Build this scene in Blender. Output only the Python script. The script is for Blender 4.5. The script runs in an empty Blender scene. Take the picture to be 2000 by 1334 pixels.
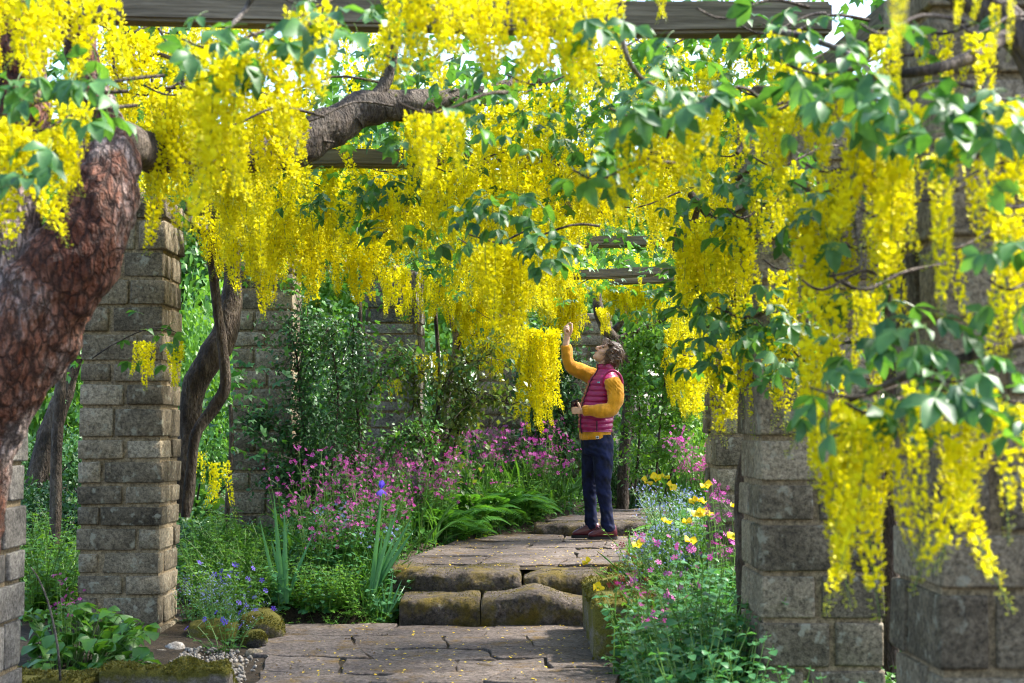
import bpy, bmesh, math, random
import numpy as np
from mathutils import Vector, Matrix, noise as mnoise

R_ = random.Random(11)
NP = np.random.default_rng(7)
SC = bpy.context.scene
COL = SC.collection

# ------------------------------------------------------------------ camera, light, exposure
FPX = 2900.0
CAMZ = 1.2
PITCH = math.atan(173.0 / FPX)
cam = bpy.data.cameras.new('camera')
cam.lens = 36.0 * FPX / 2000.0
cam.sensor_width = 36.0
cam.clip_start = 0.05
cam.clip_end = 400
cam.dof.use_dof = True
cam.dof.focus_distance = 11.0
cam.dof.aperture_fstop = 4.5
camo = bpy.data.objects.new('camera', cam)
camo.location = (0, 0, CAMZ)
camo.rotation_euler = (math.pi / 2 + PITCH, 0, 0)
COL.objects.link(camo)
SC.camera = camo

SUN_EL, SUN_AZ = math.radians(50), math.radians(72)      # azimuth from +Y towards +X
world = bpy.data.worlds.new('World')
SC.world = world
world.use_nodes = True
wn = world.node_tree.nodes
wl = world.node_tree.links
wn.clear()
wo = wn.new('ShaderNodeOutputWorld')
wb = wn.new('ShaderNodeBackground')
ws = wn.new('ShaderNodeTexSky')
ws.sky_type = 'NISHITA'
ws.sun_disc = False
ws.sun_elevation = SUN_EL
ws.sun_rotation = SUN_AZ
ws.air_density = 1.0
ws.dust_density = 2.0
wb.inputs['Strength'].default_value = 0.15
wl.new(ws.outputs[0], wb.inputs[0])
wl.new(wb.outputs[0], wo.inputs[0])

sun = bpy.data.lights.new('sun', 'SUN')
sun.energy = 3.2
sun.angle = math.radians(5.0)
sun.color = (1.0, 0.95, 0.86)
suno = bpy.data.objects.new('sun', sun)
sd = Vector((math.sin(SUN_AZ) * math.cos(SUN_EL), math.cos(SUN_AZ) * math.cos(SUN_EL), math.sin(SUN_EL)))
suno.rotation_euler = sd.to_track_quat('Z', 'Y').to_euler()
suno.location = sd * 30
COL.objects.link(suno)

SC.view_settings.view_transform = 'Standard'
SC.view_settings.look = 'None'
SC.view_settings.exposure = 2.0
SC.view_settings.gamma = 1.0
SC.cycles.use_denoising = True
try:
    SC.cycles.denoiser = 'OPENIMAGEDENOISE'
    SC.cycles.denoising_input_passes = 'RGB_ALBEDO_NORMAL'
except Exception:
    pass
SC.cycles.filter_width = 1.1
SC.cycles.max_bounces = 8
SC.cycles.diffuse_bounces = 4
SC.cycles.transmission_bounces = 5
SC.cycles.sample_clamp_indirect = 6.0
SC.render.use_persistent_data = False

# ------------------------------------------------------------------ helpers
def P(px, py, Y):
    """pixel of the photograph and distance along +Y -> point of the place"""
    u = (px - 1000.0) / FPX
    v = (667.0 - py) / FPX
    dy = math.cos(PITCH) - v * math.sin(PITCH)
    dz = math.sin(PITCH) + v * math.cos(PITCH)
    t = Y / dy
    return Vector((u * t, Y, CAMZ + dz * t))

def proj(p):
    dx, dy, dz = p[0], p[1], p[2] - CAMZ
    f = dy * math.cos(PITCH) + dz * math.sin(PITCH)
    w = -dy * math.sin(PITCH) + dz * math.cos(PITCH)
    if f < 0.05:
        return (-9999, -9999)
    return (1000 + FPX * dx / f, 667 - FPX * w / f)

def ss(a, b, x):
    t = min(1, max(0, (x - a) / (b - a)))
    return t * t * (3 - 2 * t)

def lerp_list(L, x):
    if x <= L[0][0]:
        return L[0][1]
    for (a, va), (b, vb) in zip(L, L[1:]):
        if x <= b:
            return va + (vb - va) * (x - a) / (b - a)
    return L[-1][1]

class MB:
    """collects polygons and links them as ONE mesh object"""
    def __init__(s):
        s.v = []; s.n = 0; s.f = []; s.mi = []; s.rn = []
    def add(s, V, F, m=0, r=None):
        V = np.asarray(V, dtype=np.float64).reshape(-1, 3)
        F = np.asarray(F, dtype=np.int64)
        if len(F) == 0: return
        s.v.append(V); s.f.append(F + s.n); s.n += len(V)
        s.mi.append(np.full(len(F), m) if np.isscalar(m) else np.asarray(m))
        if r is None: r = R_.random()
        s.rn.append(np.full(len(F), r) if np.isscalar(r) else np.asarray(r))
    def mesh(s, name, mats, smooth=True):
        me = bpy.data.meshes.new(name)
        if not isinstance(mats, (list, tuple)): mats = [mats]
        for m in mats: me.materials.append(m)
        if not s.f: return me
        V = np.concatenate(s.v)
        me.vertices.add(len(V)); me.vertices.foreach_set('co', V.ravel())
        tot = np.concatenate([np.full(len(f), f.shape[1]) for f in s.f])
        loops = np.concatenate([f.ravel() for f in s.f])
        me.loops.add(len(loops)); me.loops.foreach_set('vertex_index', loops)
        st = np.concatenate([[0], np.cumsum(tot)[:-1]])
        me.polygons.add(len(tot))
        me.polygons.foreach_set('loop_start', st); me.polygons.foreach_set('loop_total', tot)
        me.polygons.foreach_set('material_index', np.concatenate(s.mi))
        me.polygons.foreach_set('use_smooth', np.full(len(tot), bool(smooth)))
        at = me.attributes.new('rnd', 'FLOAT', 'FACE')
        at.data.foreach_set('value', np.concatenate(s.rn).astype(np.float32))
        me.update(calc_edges=True)
        return me
    def obj(s, name, mats, parent=None, smooth=True, loc=None):
        return link(name, s.mesh(name, mats, smooth), parent, loc)

def link(name, data, parent=None, loc=None):
    o = bpy.data.objects.new(name, data)
    COL.objects.link(o)
    if parent is not None: o.parent = parent
    if loc is not None: o.location = loc
    return o

def tag(o, label=None, cat=None, group=None, kind=None):
    if label: o['label'] = label
    if cat: o['category'] = cat
    if group: o['group'] = group
    if kind: o['kind'] = kind
    return o

def thing(name, label, cat, loc=(0, 0, 0), rz=0, group=None):
    o = link(name, None, None, loc)
    o.rotation_euler = (0, 0, rz)
    o.empty_display_size = 0.1
    return tag(o, label, cat, group)

def copy_tree(o, parent=None):
    c = o.copy(); COL.objects.link(c)
    if parent is not None: c.parent = parent
    for ch in list(o.children): copy_tree(ch, c)
    return c

def nz(p, s=1.0, seed=0.0):
    return mnoise.noise(Vector((p[0] * s + seed, p[1] * s - seed, p[2] * s + 2 * seed)))

def catmull(pts, n):
    pts = [Vector(p) for p in pts]
    if len(pts) < 3:
        return [pts[0].lerp(pts[-1], i / n) for i in range(n + 1)]
    out = []
    m = len(pts) - 1
    for i in range(n + 1):
        t = i / n * m
        k = min(int(t), m - 1); f = t - k
        p0 = pts[max(k - 1, 0)]; p1 = pts[k]; p2 = pts[k + 1]; p3 = pts[min(k + 2, m)]
        out.append(0.5 * ((2 * p1) + (p2 - p0) * f + (2 * p0 - 5 * p1 + 4 * p2 - p3) * f * f + (3 * p1 - p0 - 3 * p2 + p3) * f ** 3))
    return out

def tube(mb, pts, radii, seg=8, n=None, m=0, rough=0.0, rs=6.0, seed=0.0, cap=True, r=None):
    n = n or max(2, (len(pts) - 1) * 4)
    C = catmull(pts, n)
    if np.isscalar(radii): radii = [radii] * len(pts)
    rr = [lerp_list([(k / (len(radii) - 1), v) for k, v in enumerate(radii)], i / n) for i in range(n + 1)]
    V = []
    prev = None
    for i in range(n + 1):
        d = (C[min(i + 1, n)] - C[max(i - 1, 0)])
        if d.length < 1e-9: d = Vector((0, 0, 1))
        d.normalize()
        if prev is None:
            a = d.orthogonal().normalized()
        else:
            a = (prev - d * prev.dot(d))
            a = a.normalized() if a.length > 1e-6 else d.orthogonal().normalized()
        prev = a
        b = d.cross(a)
        for k in range(seg):
            th = 2 * math.pi * k / seg
            o = a * math.cos(th) + b * math.sin(th)
            q = C[i] + o * rr[i]
            if rough:
                q = q + o * rr[i] * rough * (nz(q, rs, seed) + .5 * nz(q, rs * 2.7, seed + 3))
            V.append(q[:])
    F = []
    for i in range(n):
        for k in range(seg):
            k2 = (k + 1) % seg
            F.append((i * seg + k, i * seg + k2, (i + 1) * seg + k2, (i + 1) * seg + k))
    mb.add(V, F, m, r)
    if cap:
        for base, c, flip in ((0, C[0], True), (n * seg, C[n], False)):
            W = [V[base + k] for k in range(seg)] + [c[:]]
            T = [((k + 1) % seg, k, seg) if flip else (k, (k + 1) % seg, seg) for k in range(seg)]
            mb.add(W, T, m, r)

def frames(D, N):
    """rotation matrices with y axis along D and z axis near N"""
    D = D / np.linalg.norm(D, axis=1, keepdims=True)
    X = np.cross(D, N); ln = np.linalg.norm(X, axis=1, keepdims=True); ln[ln < 1e-6] = 1
    X = X / ln
    Z = np.cross(X, D)
    return np.stack([X, D, Z], axis=2)

def scatter(mb, T, Pos, Rot, S, m=0, rnd=None):
    tv, tf = T
    Pos = np.asarray(Pos); S = np.asarray(S)
    n, k = len(Pos), len(tv)
    V = np.einsum('nij,kj->nki', Rot, tv) * S[:, None, None] + Pos[:, None, :]
    F = (tf[None, :, :] + (np.arange(n) * k)[:, None, None]).reshape(-1, tf.shape[1])
    if rnd is None: rnd = NP.random(n)
    mb.add(V.reshape(-1, 3), F, m, np.repeat(rnd, len(tf)))

def rand_unit(n):
    v = NP.normal(size=(n, 3))
    return v / np.linalg.norm(v, axis=1, keepdims=True)

# leaf templates: long axis +Y, upper side +Z
def leaf_t(w=0.3, fold=0.1, droop=0.15, fine=True):
    if fine:
        V = [(0, 0, 0), (-w * .62, .22, fold * .6), (w * .62, .22, fold * .6), (0, .3, 0), (-w, .52, fold), (w, .52, fold),
             (-w * .6, .82, fold * .4 - droop * .5), (w * .6, .82, fold * .4 - droop * .5), (0, .66, -droop * .3), (0, 1, -droop)]
        F = [(0, 3, 1), (0, 2, 3), (1, 3, 4), (3, 2, 5), (3, 8, 4), (3, 5, 8), (4, 8, 6), (8, 5, 7), (6, 8, 9), (8, 7, 9)]
    else:
        V = [(0, 0, 0), (-w, .45, fold), (w, .45, fold), (0, .5, 0), (0, 1, -droop)]
        F = [(0, 3, 1), (0, 2, 3), (1, 3, 4), (3, 2, 4)]
    return np.array(V, float), np.array(F)

LEAF4 = leaf_t(.3, .08, .15, False)
LEAF10 = leaf_t(.28, .08, .2, True)
BROAD = leaf_t(.42, .08, .22, True)

# ------------------------------------------------------------------ materials
def new_mat(name):
    m = bpy.data.materials.new(name); m.use_nodes = True
    m.node_tree.nodes.clear()
    return m, m.node_tree.nodes, m.node_tree.links

def ramp(nd, stops, interp='LINEAR'):
    r = nd.new('ShaderNodeValToRGB')
    r.color_ramp.interpolation = interp
    el = r.color_ramp.elements
    while len(el) < len(stops): el.new(0.5)
    for e, (p, c) in zip(el, stops):
        e.position = p; e.color = (*c, 1)
    return r

def leaf_mat(name, dark, light, trans=0.3, rough=0.38, tcol=None, spec=0.5):
    m, nd, ln = new_mat(name)
    at = nd.new('ShaderNodeAttribute'); at.attribute_name = 'rnd'
    oi = nd.new('ShaderNodeObjectInfo')
    ad = nd.new('ShaderNodeMath'); ad.operation = 'MULTIPLY_ADD'; ad.inputs[1].default_value = 0.7
    ml = nd.new('ShaderNodeMath'); ml.operation = 'MULTIPLY'; ml.inputs[1].default_value = 0.3
    ln.new(oi.outputs['Random'], ml.inputs[0])
    ln.new(at.outputs['Fac'], ad.inputs[0]); ln.new(ml.outputs[0], ad.inputs[2])
    r = ramp(nd, [(0, dark), (1, light)])
    g = nd.new('ShaderNodeNewGeometry'); nn = nd.new('ShaderNodeTexNoise'); nn.inputs['Scale'].default_value = 55; nn.inputs['Detail'].default_value = 4
    ln.new(g.outputs['Position'], nn.inputs['Vector'])
    a2 = nd.new('ShaderNodeMath'); a2.operation = 'MULTIPLY_ADD'; a2.inputs[1].default_value = .7; a2.inputs[2].default_value = -.35
    ln.new(nn.outputs[0], a2.inputs[0])
    a3 = nd.new('ShaderNodeMath'); a3.operation = 'ADD'; ln.new(ad.outputs[0], a3.inputs[0]); ln.new(a2.outputs[0], a3.inputs[1])
    ln.new(a3.outputs[0], r.inputs[0])
    p = nd.new('ShaderNodeBsdfPrincipled')
    p.inputs['Roughness'].default_value = rough
    p.inputs['Specular IOR Level'].default_value = spec
    ln.new(r.outputs[0], p.inputs['Base Color'])
    t = nd.new('ShaderNodeBsdfTranslucent')
    if tcol is None:
        tcol = (1.9, 1.5, .7)
    mx = nd.new('ShaderNodeMix'); mx.data_type = 'RGBA'; mx.blend_type = 'MULTIPLY'; mx.inputs[0].default_value = 1
    ln.new(r.outputs[0], mx.inputs[6]); mx.inputs[7].default_value = (*tcol, 1)
    ln.new(mx.outputs[2], t.inputs[0])
    s = nd.new('ShaderNodeMixShader'); s.inputs[0].default_value = trans
    o = nd.new('ShaderNodeOutputMaterial')
    ln.new(p.outputs[0], s.inputs[1]); ln.new(t.outputs[0], s.inputs[2]); ln.new(s.outputs[0], o.inputs[0])
    return m

def rock_mat(name, stops, scale=9.0, moss=0.0, mosscol=((.05, .06, .012), (.16, .14, .025)), lichen=0.3, bump=0.5, rough=0.9, fine=60, objvar=0.5, mossup=0.0, lith=0.735):
    m, nd, ln = new_mat(name)
    g = nd.new('ShaderNodeNewGeometry')
    oi = nd.new('ShaderNodeObjectInfo')
    n1 = nd.new('ShaderNodeTexNoise'); n1.inputs['Scale'].default_value = scale; n1.inputs['Detail'].default_value = 8; n1.inputs['Roughness'].default_value = .68
    ln.new(g.outputs['Position'], n1.inputs['Vector'])
    ad = nd.new('ShaderNodeMath'); ad.operation = 'MULTIPLY_ADD'
    sb = nd.new('ShaderNodeMath'); sb.operation = 'SUBTRACT'; sb.inputs[1].default_value = .5
    ln.new(oi.outputs['Random'], sb.inputs[0])
    ln.new(sb.outputs[0], ad.inputs[0]); ad.inputs[1].default_value = objvar; ln.new(n1.outputs[0], ad.inputs[2])
    r = ramp(nd, stops)
    ln.new(ad.outputs[0], r.inputs[0])
    n2 = nd.new('ShaderNodeTexNoise'); n2.inputs['Scale'].default_value = fine; n2.inputs['Detail'].default_value = 6; n2.inputs['Roughness'].default_value = .75
    ln.new(g.outputs['Position'], n2.inputs['Vector'])
    mf = nd.new('ShaderNodeMapRange'); mf.inputs[1].default_value = .36; mf.inputs[2].default_value = .64; mf.inputs[3].default_value = .38; mf.inputs[4].default_value = 1.5
    ln.new(n2.outputs[0], mf.inputs[0])
    mx = nd.new('ShaderNodeMix'); mx.data_type = 'RGBA'; mx.blend_type = 'MULTIPLY'; mx.inputs[0].default_value = 1
    ln.new(r.outputs[0], mx.inputs[6]); ln.new(mf.outputs[0], mx.inputs[7])
    cur = mx.outputs[2]
    if lichen:
        n3 = nd.new('ShaderNodeTexNoise'); n3.inputs['Scale'].default_value = 22; n3.inputs['Detail'].default_value = 4
        ln.new(g.outputs['Position'], n3.inputs['Vector'])
        lr = nd.new('ShaderNodeMapRange'); lr.inputs[1].default_value = lith - .1; lr.inputs[2].default_value = lith; lr.inputs[4].default_value = lichen
        ln.new(n3.outputs[0], lr.inputs[0])
        m3 = nd.new('ShaderNodeMix'); m3.data_type = 'RGBA'
        ln.new(lr.outputs[0], m3.inputs[0]); ln.new(cur, m3.inputs[6]); m3.inputs[7].default_value = (.36, .35, .27, 1)
        cur = m3.outputs[2]
    if moss:
        n4 = nd.new('ShaderNodeTexNoise'); n4.inputs['Scale'].default_value = 5; n4.inputs['Detail'].default_value = 8; n4.inputs['Roughness'].default_value = .7
        ln.new(g.outputs['Position'], n4.inputs['Vector'])
        sx = nd.new('ShaderNodeSeparateXYZ'); ln.new(g.outputs['Normal'], sx.inputs[0])
        am = nd.new('ShaderNodeMath'); am.operation = 'MULTIPLY_ADD'; am.inputs[1].default_value = mossup
        ln.new(sx.outputs[2], am.inputs[0]); ln.new(n4.outputs[0], am.inputs[2])
        mr = nd.new('ShaderNodeMapRange'); mr.inputs[1].default_value = .72 - .35 * moss; mr.inputs[2].default_value = .86 - .35 * moss
        ln.new(am.outputs[0], mr.inputs[0])
        mc = ramp(nd, [(.3, mosscol[0]), (.7, mosscol[1])]); ln.new(n2.outputs[0], mc.inputs[0])
        m4 = nd.new('ShaderNodeMix'); m4.data_type = 'RGBA'
        ln.new(mr.outputs[0], m4.inputs[0]); ln.new(cur, m4.inputs[6]); ln.new(mc.outputs[0], m4.inputs[7])
        cur = m4.outputs[2]
    p = nd.new('ShaderNodeBsdfPrincipled'); p.inputs['Roughness'].default_value = rough
    p.inputs['Specular IOR Level'].default_value = .25
    ln.new(cur, p.inputs['Base Color'])
    b1 = nd.new('ShaderNodeBump'); b1.inputs['Strength'].default_value = bump; b1.inputs['Distance'].default_value = .03
    sm = nd.new('ShaderNodeMath'); sm.operation = 'MULTIPLY_ADD'; sm.inputs[1].default_value = .5
    ln.new(n2.outputs[0], sm.inputs[0]); ln.new(n1.outputs[0], sm.inputs[2])
    ln.new(sm.outputs[0], b1.inputs['Height']); ln.new(b1.outputs[0], p.inputs['Normal'])
    o = nd.new('ShaderNodeOutputMaterial'); ln.new(p.outputs[0], o.inputs[0])
    return m

def plain_mat(name, col, rough=.6, spec=.4, var=0.15, scale=30, bump=0.0, sheen=0.0, stretch=None, coord='Object'):
    m, nd, ln = new_mat(name)
    tc = nd.new('ShaderNodeTexCoord')
    src = tc.outputs[coord]
    if stretch:
        mp = nd.new('ShaderNodeMapping'); mp.inputs['Scale'].default_value = stretch
        ln.new(src, mp.inputs[0]); src = mp.outputs[0]
    n = nd.new('ShaderNodeTexNoise'); n.inputs['Scale'].default_value = scale; n.inputs['Detail'].default_value = 5
    ln.new(src, n.inputs['Vector'])
    lo = tuple(c * (1 - var) for c in col); hi = tuple(min(1, c * (1 + var)) for c in col)
    r = ramp(nd, [(.3, lo), (.7, hi)]); ln.new(n.outputs[0], r.inputs[0])
    p = nd.new('ShaderNodeBsdfPrincipled'); p.inputs['Roughness'].default_value = rough
    p.inputs['Specular IOR Level'].default_value = spec
    if sheen: p.inputs['Sheen Weight'].default_value = sheen
    ln.new(r.outputs[0], p.inputs['Base Color'])
    if bump:
        b = nd.new('ShaderNodeBump'); b.inputs['Strength'].default_value = bump; b.inputs['Distance'].default_value = .01
        ln.new(n.outputs[0], b.inputs['Height']); ln.new(b.outputs[0], p.inputs['Normal'])
    o = nd.new('ShaderNodeOutputMaterial'); ln.new(p.outputs[0], o.inputs[0])
    return m

def bark_mat(name, c0, c1, c2, scale=9, zs=.45, bump=1.0, plates=True):
    m, nd, ln = new_mat(name)
    g = nd.new('ShaderNodeNewGeometry')
    mp = nd.new('ShaderNodeMapping'); mp.inputs['Scale'].default_value = (1, 1, zs)
    ln.new(g.outputs['Position'], mp.inputs[0])
    n0 = nd.new('ShaderNodeTexNoise'); n0.inputs['Scale'].default_value = 11; n0.inputs['Detail'].default_value = 6; n0.inputs['Roughness'].default_value = .7
    ln.new(mp.outputs[0], n0.inputs['Vector'])
    mxv = nd.new('ShaderNodeMix'); mxv.data_type = 'RGBA'; mxv.inputs[0].default_value = .075
    ln.new(mp.outputs[0], mxv.inputs[6]); ln.new(n0.outputs['Color'], mxv.inputs[7])
    v = nd.new('ShaderNodeTexVoronoi'); v.feature = 'DISTANCE_TO_EDGE'; v.inputs['Scale'].default_value = scale * 4.6
    ln.new(mxv.outputs[2], v.inputs['Vector'])
    n1 = nd.new('ShaderNodeTexNoise'); n1.inputs['Scale'].default_value = scale * .55 if plates else scale; n1.inputs['Detail'].default_value = 9; n1.inputs['Roughness'].default_value = .72
    ln.new(mp.outputs[0], n1.inputs['Vector'])
    r = ramp(nd, [(.40, c0), (.50, c1), (.58, c2)]); ln.new(n1.outputs[0], r.inputs[0])
    n2 = nd.new('ShaderNodeTexNoise'); n2.inputs['Scale'].default_value = 70; n2.inputs['Detail'].default_value = 5
    ln.new(mp.outputs[0], n2.inputs['Vector'])
    cr = nd.new('ShaderNodeMapRange'); cr.inputs[1].default_value = 0; cr.inputs[2].default_value = .16; cr.inputs[3].default_value = .28 if plates else .8; cr.inputs[4].default_value = 1.0
    ln.new(v.outputs['Distance'], cr.inputs[0])
    fm = nd.new('ShaderNodeMapRange'); fm.inputs[1].default_value = .3; fm.inputs[2].default_value = .7; fm.inputs[3].default_value = .55; fm.inputs[4].default_value = 1.4
    ln.new(n2.outputs[0], fm.inputs[0])
    mm = nd.new('ShaderNodeMath'); mm.operation = 'MULTIPLY'; ln.new(cr.outputs[0], mm.inputs[0]); ln.new(fm.outputs[0], mm.inputs[1])
    mx = nd.new('ShaderNodeMix'); mx.data_type = 'RGBA'; mx.blend_type = 'MULTIPLY'; mx.inputs[0].default_value = 1
    ln.new(r.outputs[0], mx.inputs[6]); ln.new(mm.outputs[0], mx.inputs[7])
    p = nd.new('ShaderNodeBsdfPrincipled'); p.inputs['Roughness'].default_value = .75; p.inputs['Specular IOR Level'].default_value = .35
    ln.new(mx.outputs[2], p.inputs['Base Color'])
    b = nd.new('ShaderNodeBump'); b.inputs['Strength'].default_value = bump; b.inputs['Distance'].default_value = .03
    sm = nd.new('ShaderNodeMath'); sm.operation = 'ADD'
    ln.new(mm.outputs[0], sm.inputs[0]); ln.new(n1.outputs[0], sm.inputs[1])
    ln.new(sm.outputs[0], b.inputs['Height']); ln.new(b.outputs[0], p.inputs['Normal'])
    o = nd.new('ShaderNodeOutputMaterial'); ln.new(p.outputs[0], o.inputs[0])
    return m

M = {}
M['petal'] = leaf_mat('laburnum petal', (.82, .74, .006), (.93, .88, .014), trans=.36, rough=.5, tcol=(1.08, 1.05, .6), spec=.2)
M['bud'] = leaf_mat('laburnum bud', (.38, .44, .02), (.62, .66, .03), trans=.3, rough=.5, tcol=(1.2, 1.1, .6), spec=.25)
M['stalk'] = leaf_mat('flower stalk', (.10, .20, .03), (.14, .26, .04), trans=.1)
M['lableaf'] = leaf_mat('laburnum leaf', (.015, .08, .026), (.10, .26, .065), trans=.36, rough=.46, tcol=(2.2, 1.9, .6))
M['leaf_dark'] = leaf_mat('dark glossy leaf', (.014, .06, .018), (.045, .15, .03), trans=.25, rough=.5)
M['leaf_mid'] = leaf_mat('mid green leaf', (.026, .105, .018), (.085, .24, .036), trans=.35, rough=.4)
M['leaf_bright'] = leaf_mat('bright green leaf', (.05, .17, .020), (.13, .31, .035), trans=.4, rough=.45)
M['leaf_blue'] = leaf_mat('blue green leaf', (.035, .14, .055), (.085, .25, .09), trans=.3, rough=.4, tcol=(1.9, 1.8, .7))
M['leaf_rose'] = leaf_mat('bronze rose leaf', (.04, .13, .025), (.16, .20, .03), trans=.35, rough=.4)
M['fern'] = leaf_mat('fern green', (.035, .14, .02), (.08, .26, .03), trans=.38, rough=.5)
M['iris'] = leaf_mat('iris blade', (.05, .19, .085), (.09, .28, .12), trans=.3, rough=.4)
M['pink'] = leaf_mat('campion pink', (.58, .03, .38), (.74, .13, .55), trans=.3, rough=.6, tcol=(1.1, 1, 1.1))
M['violet'] = leaf_mat('violet blue petal', (.10, .05, .55), (.20, .12, .75), trans=.3, rough=.6, tcol=(1.1, 1, 1.1))
M['paleblue'] = leaf_mat('pale blue petal', (.22, .28, .68), (.42, .48, .85), trans=.3, rough=.6, tcol=(1.1, 1, 1.1))
M['poppy'] = leaf_mat('poppy yellow', (.86, .60, .008), (.92, .72, .015), trans=.35, rough=.5, tcol=(1.05, 1, .6))
M['maroon'] = leaf_mat('maroon flower', (.10, .01, .03), (.2, .02, .06), trans=.2)
M['stone'] = rock_mat('pillar sandstone', [(.15, (.055, .044, .030)), (.42, (.155, .126, .086)), (.62, (.255, .208, .142)), (.85, (.36, .30, .215))], scale=7, lichen=.6, bump=.7, moss=.2, mosscol=((.06, .06, .03), (.13, .13, .055)), objvar=.42, lith=.68)
M['mortar'] = rock_mat('lime mortar', [(.2, (.15, .115, .072)), (.5, (.25, .19, .115)), (.8, (.34, .265, .165))], scale=14, lichen=.1, bump=.5, objvar=0)
M['stone_grey'] = rock_mat('old grey stone', [(.2, (.07, .065, .06)), (.5, (.18, .165, .15)), (.8, (.32, .30, .27))], scale=8, lichen=.6, bump=.6, moss=.15, objvar=.3)
M['slab'] = rock_mat('worn paving stone', [(.2, (.085, .066, .058)), (.5, (.145, .118, .104)), (.8, (.225, .188, .165))], scale=9, lichen=.15, bump=1.0, moss=.52, mosscol=((.095, .06, .018), (.20, .12, .03)), fine=42, objvar=.18)
M['step'] = rock_mat('mossy step stone', [(.2, (.035, .028, .022)), (.5, (.085, .068, .056)), (.8, (.17, .14, .12))], scale=9, lichen=.3, bump=1.0, moss=.72, mosscol=((.07, .055, .012), (.17, .12, .02)), fine=42, objvar=.15)
M['moss'] = rock_mat('moss', [(.2, (.04, .05, .008)), (.5, (.10, .115, .015)), (.8, (.22, .22, .03))], scale=9, lichen=0, bump=1.0, fine=130, objvar=.1)
M['mossrock'] = rock_mat('mossy rock', [(.2, (.07, .06, .05)), (.5, (.14, .12, .10)), (.8, (.24, .21, .18))], scale=8, lichen=.2, bump=.9, moss=.9, mosscol=((.07, .065, .012), (.20, .18, .03)), fine=110, mossup=.25)
M['pebble'] = rock_mat('pale gravel', [(.2, (.20, .18, .15)), (.5, (.34, .30, .26)), (.8, (.52, .48, .42))], scale=30, lichen=0, bump=.3, objvar=.3)
M['soil'] = rock_mat('garden soil', [(.2, (.022, .016, .010)), (.5, (.05, .036, .022)), (.8, (.09, .065, .04))], scale=6, lichen=0, bump=.9, moss=.3, mosscol=((.02, .05, .01), (.05, .1, .02)), fine=45, objvar=0)
M['timber'] = None
M['bark_red'] = bark_mat('flaking red bark', (.13, .035, .014), (.25, .105, .062), (.42, .32, .28), scale=7, zs=.42, bump=1.0)
M['bark'] = bark_mat('brown bark', (.03, .02, .013), (.07, .048, .033), (.13, .10, .075), scale=12, zs=.35, bump=.7, plates=False)
M['bark_grey'] = bark_mat('grey bark', (.05, .042, .035), (.12, .10, .085), (.24, .21, .18), scale=14, zs=.4, bump=.6, plates=False)

def timber_mat():
    m, nd, ln = new_mat('weathered timber')
    tc = nd.new('ShaderNodeTexCoord')
    mp = nd.new('ShaderNodeMapping'); mp.inputs['Scale'].default_value = (1.2, 28, 28)
    ln.new(tc.outputs['Object'], mp.inputs[0])
    n = nd.new('ShaderNodeTexNoise'); n.inputs['Scale'].default_value = 2.2; n.inputs['Detail'].default_value = 8; n.inputs['Roughness'].default_value = .65
    ln.new(mp.outputs[0], n.inputs['Vector'])
    r = ramp(nd, [(.3, (.055, .044, .026)), (.5, (.125, .10, .065)), (.72, (.24, .20, .14))]); ln.new(n.outputs[0], r.inputs[0])
    p = nd.new('ShaderNodeBsdfPrincipled'); p.inputs['Roughness'].default_value = .85
    ln.new(r.outputs[0], p.inputs['Base Color'])
    b = nd.new('ShaderNodeBump'); b.inputs['Strength'].default_value = .5; b.inputs['Distance'].default_value = .01
    ln.new(n.outputs[0], b.inputs['Height']); ln.new(b.outputs[0], p.inputs['Normal'])
    o = nd.new('ShaderNodeOutputMaterial'); ln.new(p.outputs[0], o.inputs[0])
    return m
M['timber'] = timber_mat()

# ------------------------------------------------------------------ ground
def path_c(y):      # centre and half width of the path
    return lerp_list([(0, -.45), (7, -.43), (9.3, -.12), (11, .02), (12.6, .35), (14, .95), (16, 1.7), (20, 3.6)], y)
def path_w(y):
    return lerp_list([(0, .95), (7, .9), (9.3, .68), (11, .72), (13, .66), (16, .6)], y)
def path_z(y):
    return 0.0 if y < 9.5 else (.29 if y < 13 else .39)
def gz(x, y):
    b = .30 * ss(8.7, 11.2, y) + .13 * ss(12, 16, y) + .03 * max(0, y - 17)
    b += .05 * ss(1.0, 2.2, abs(x - path_c(y)))
    if y > 12: b += .25 * ss(1.5, 4, abs(x - path_c(y))) * ss(12, 15, y)
    if x > 0: b += .12 * ss(.5, .9, x) * ss(5, 7, y) * (1 - ss(9, 11, y))
    m = 1 - ss(path_w(y) - .02, path_w(y) + .22, abs(x - path_c(y)))
    if y < 9.34 and -1.62 < x < .3: m = max(m, ss(-1.62, -1.5, x))
    low = (path_z(y - .3) if y < 13.3 else .39) - .12
    z = b * (1 - m) + min(b, low) * m
    return z + .02 * nz((x, y, 0), 1.3) * (1 - m)

mb = MB()
xs = np.concatenate([np.linspace(-60, -6, 10)[:-1], np.arange(-6, 6, .12), np.linspace(6, 60, 10)])
ys = np.concatenate([np.linspace(-30, 2, 6)[:-1], np.arange(2, 20, .12), np.linspace(20, 120, 14)])
V = [(x, y, gz(x, y)) for y in ys for x in xs]
nx = len(xs)
F = [(j * nx + i, j * nx + i + 1, (j + 1) * nx + i + 1, (j + 1) * nx + i) for j in range(len(ys) - 1) for i in range(nx - 1)]
mb.add(V, F)
tag(mb.obj('ground', M['soil']), kind='structure')

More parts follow.
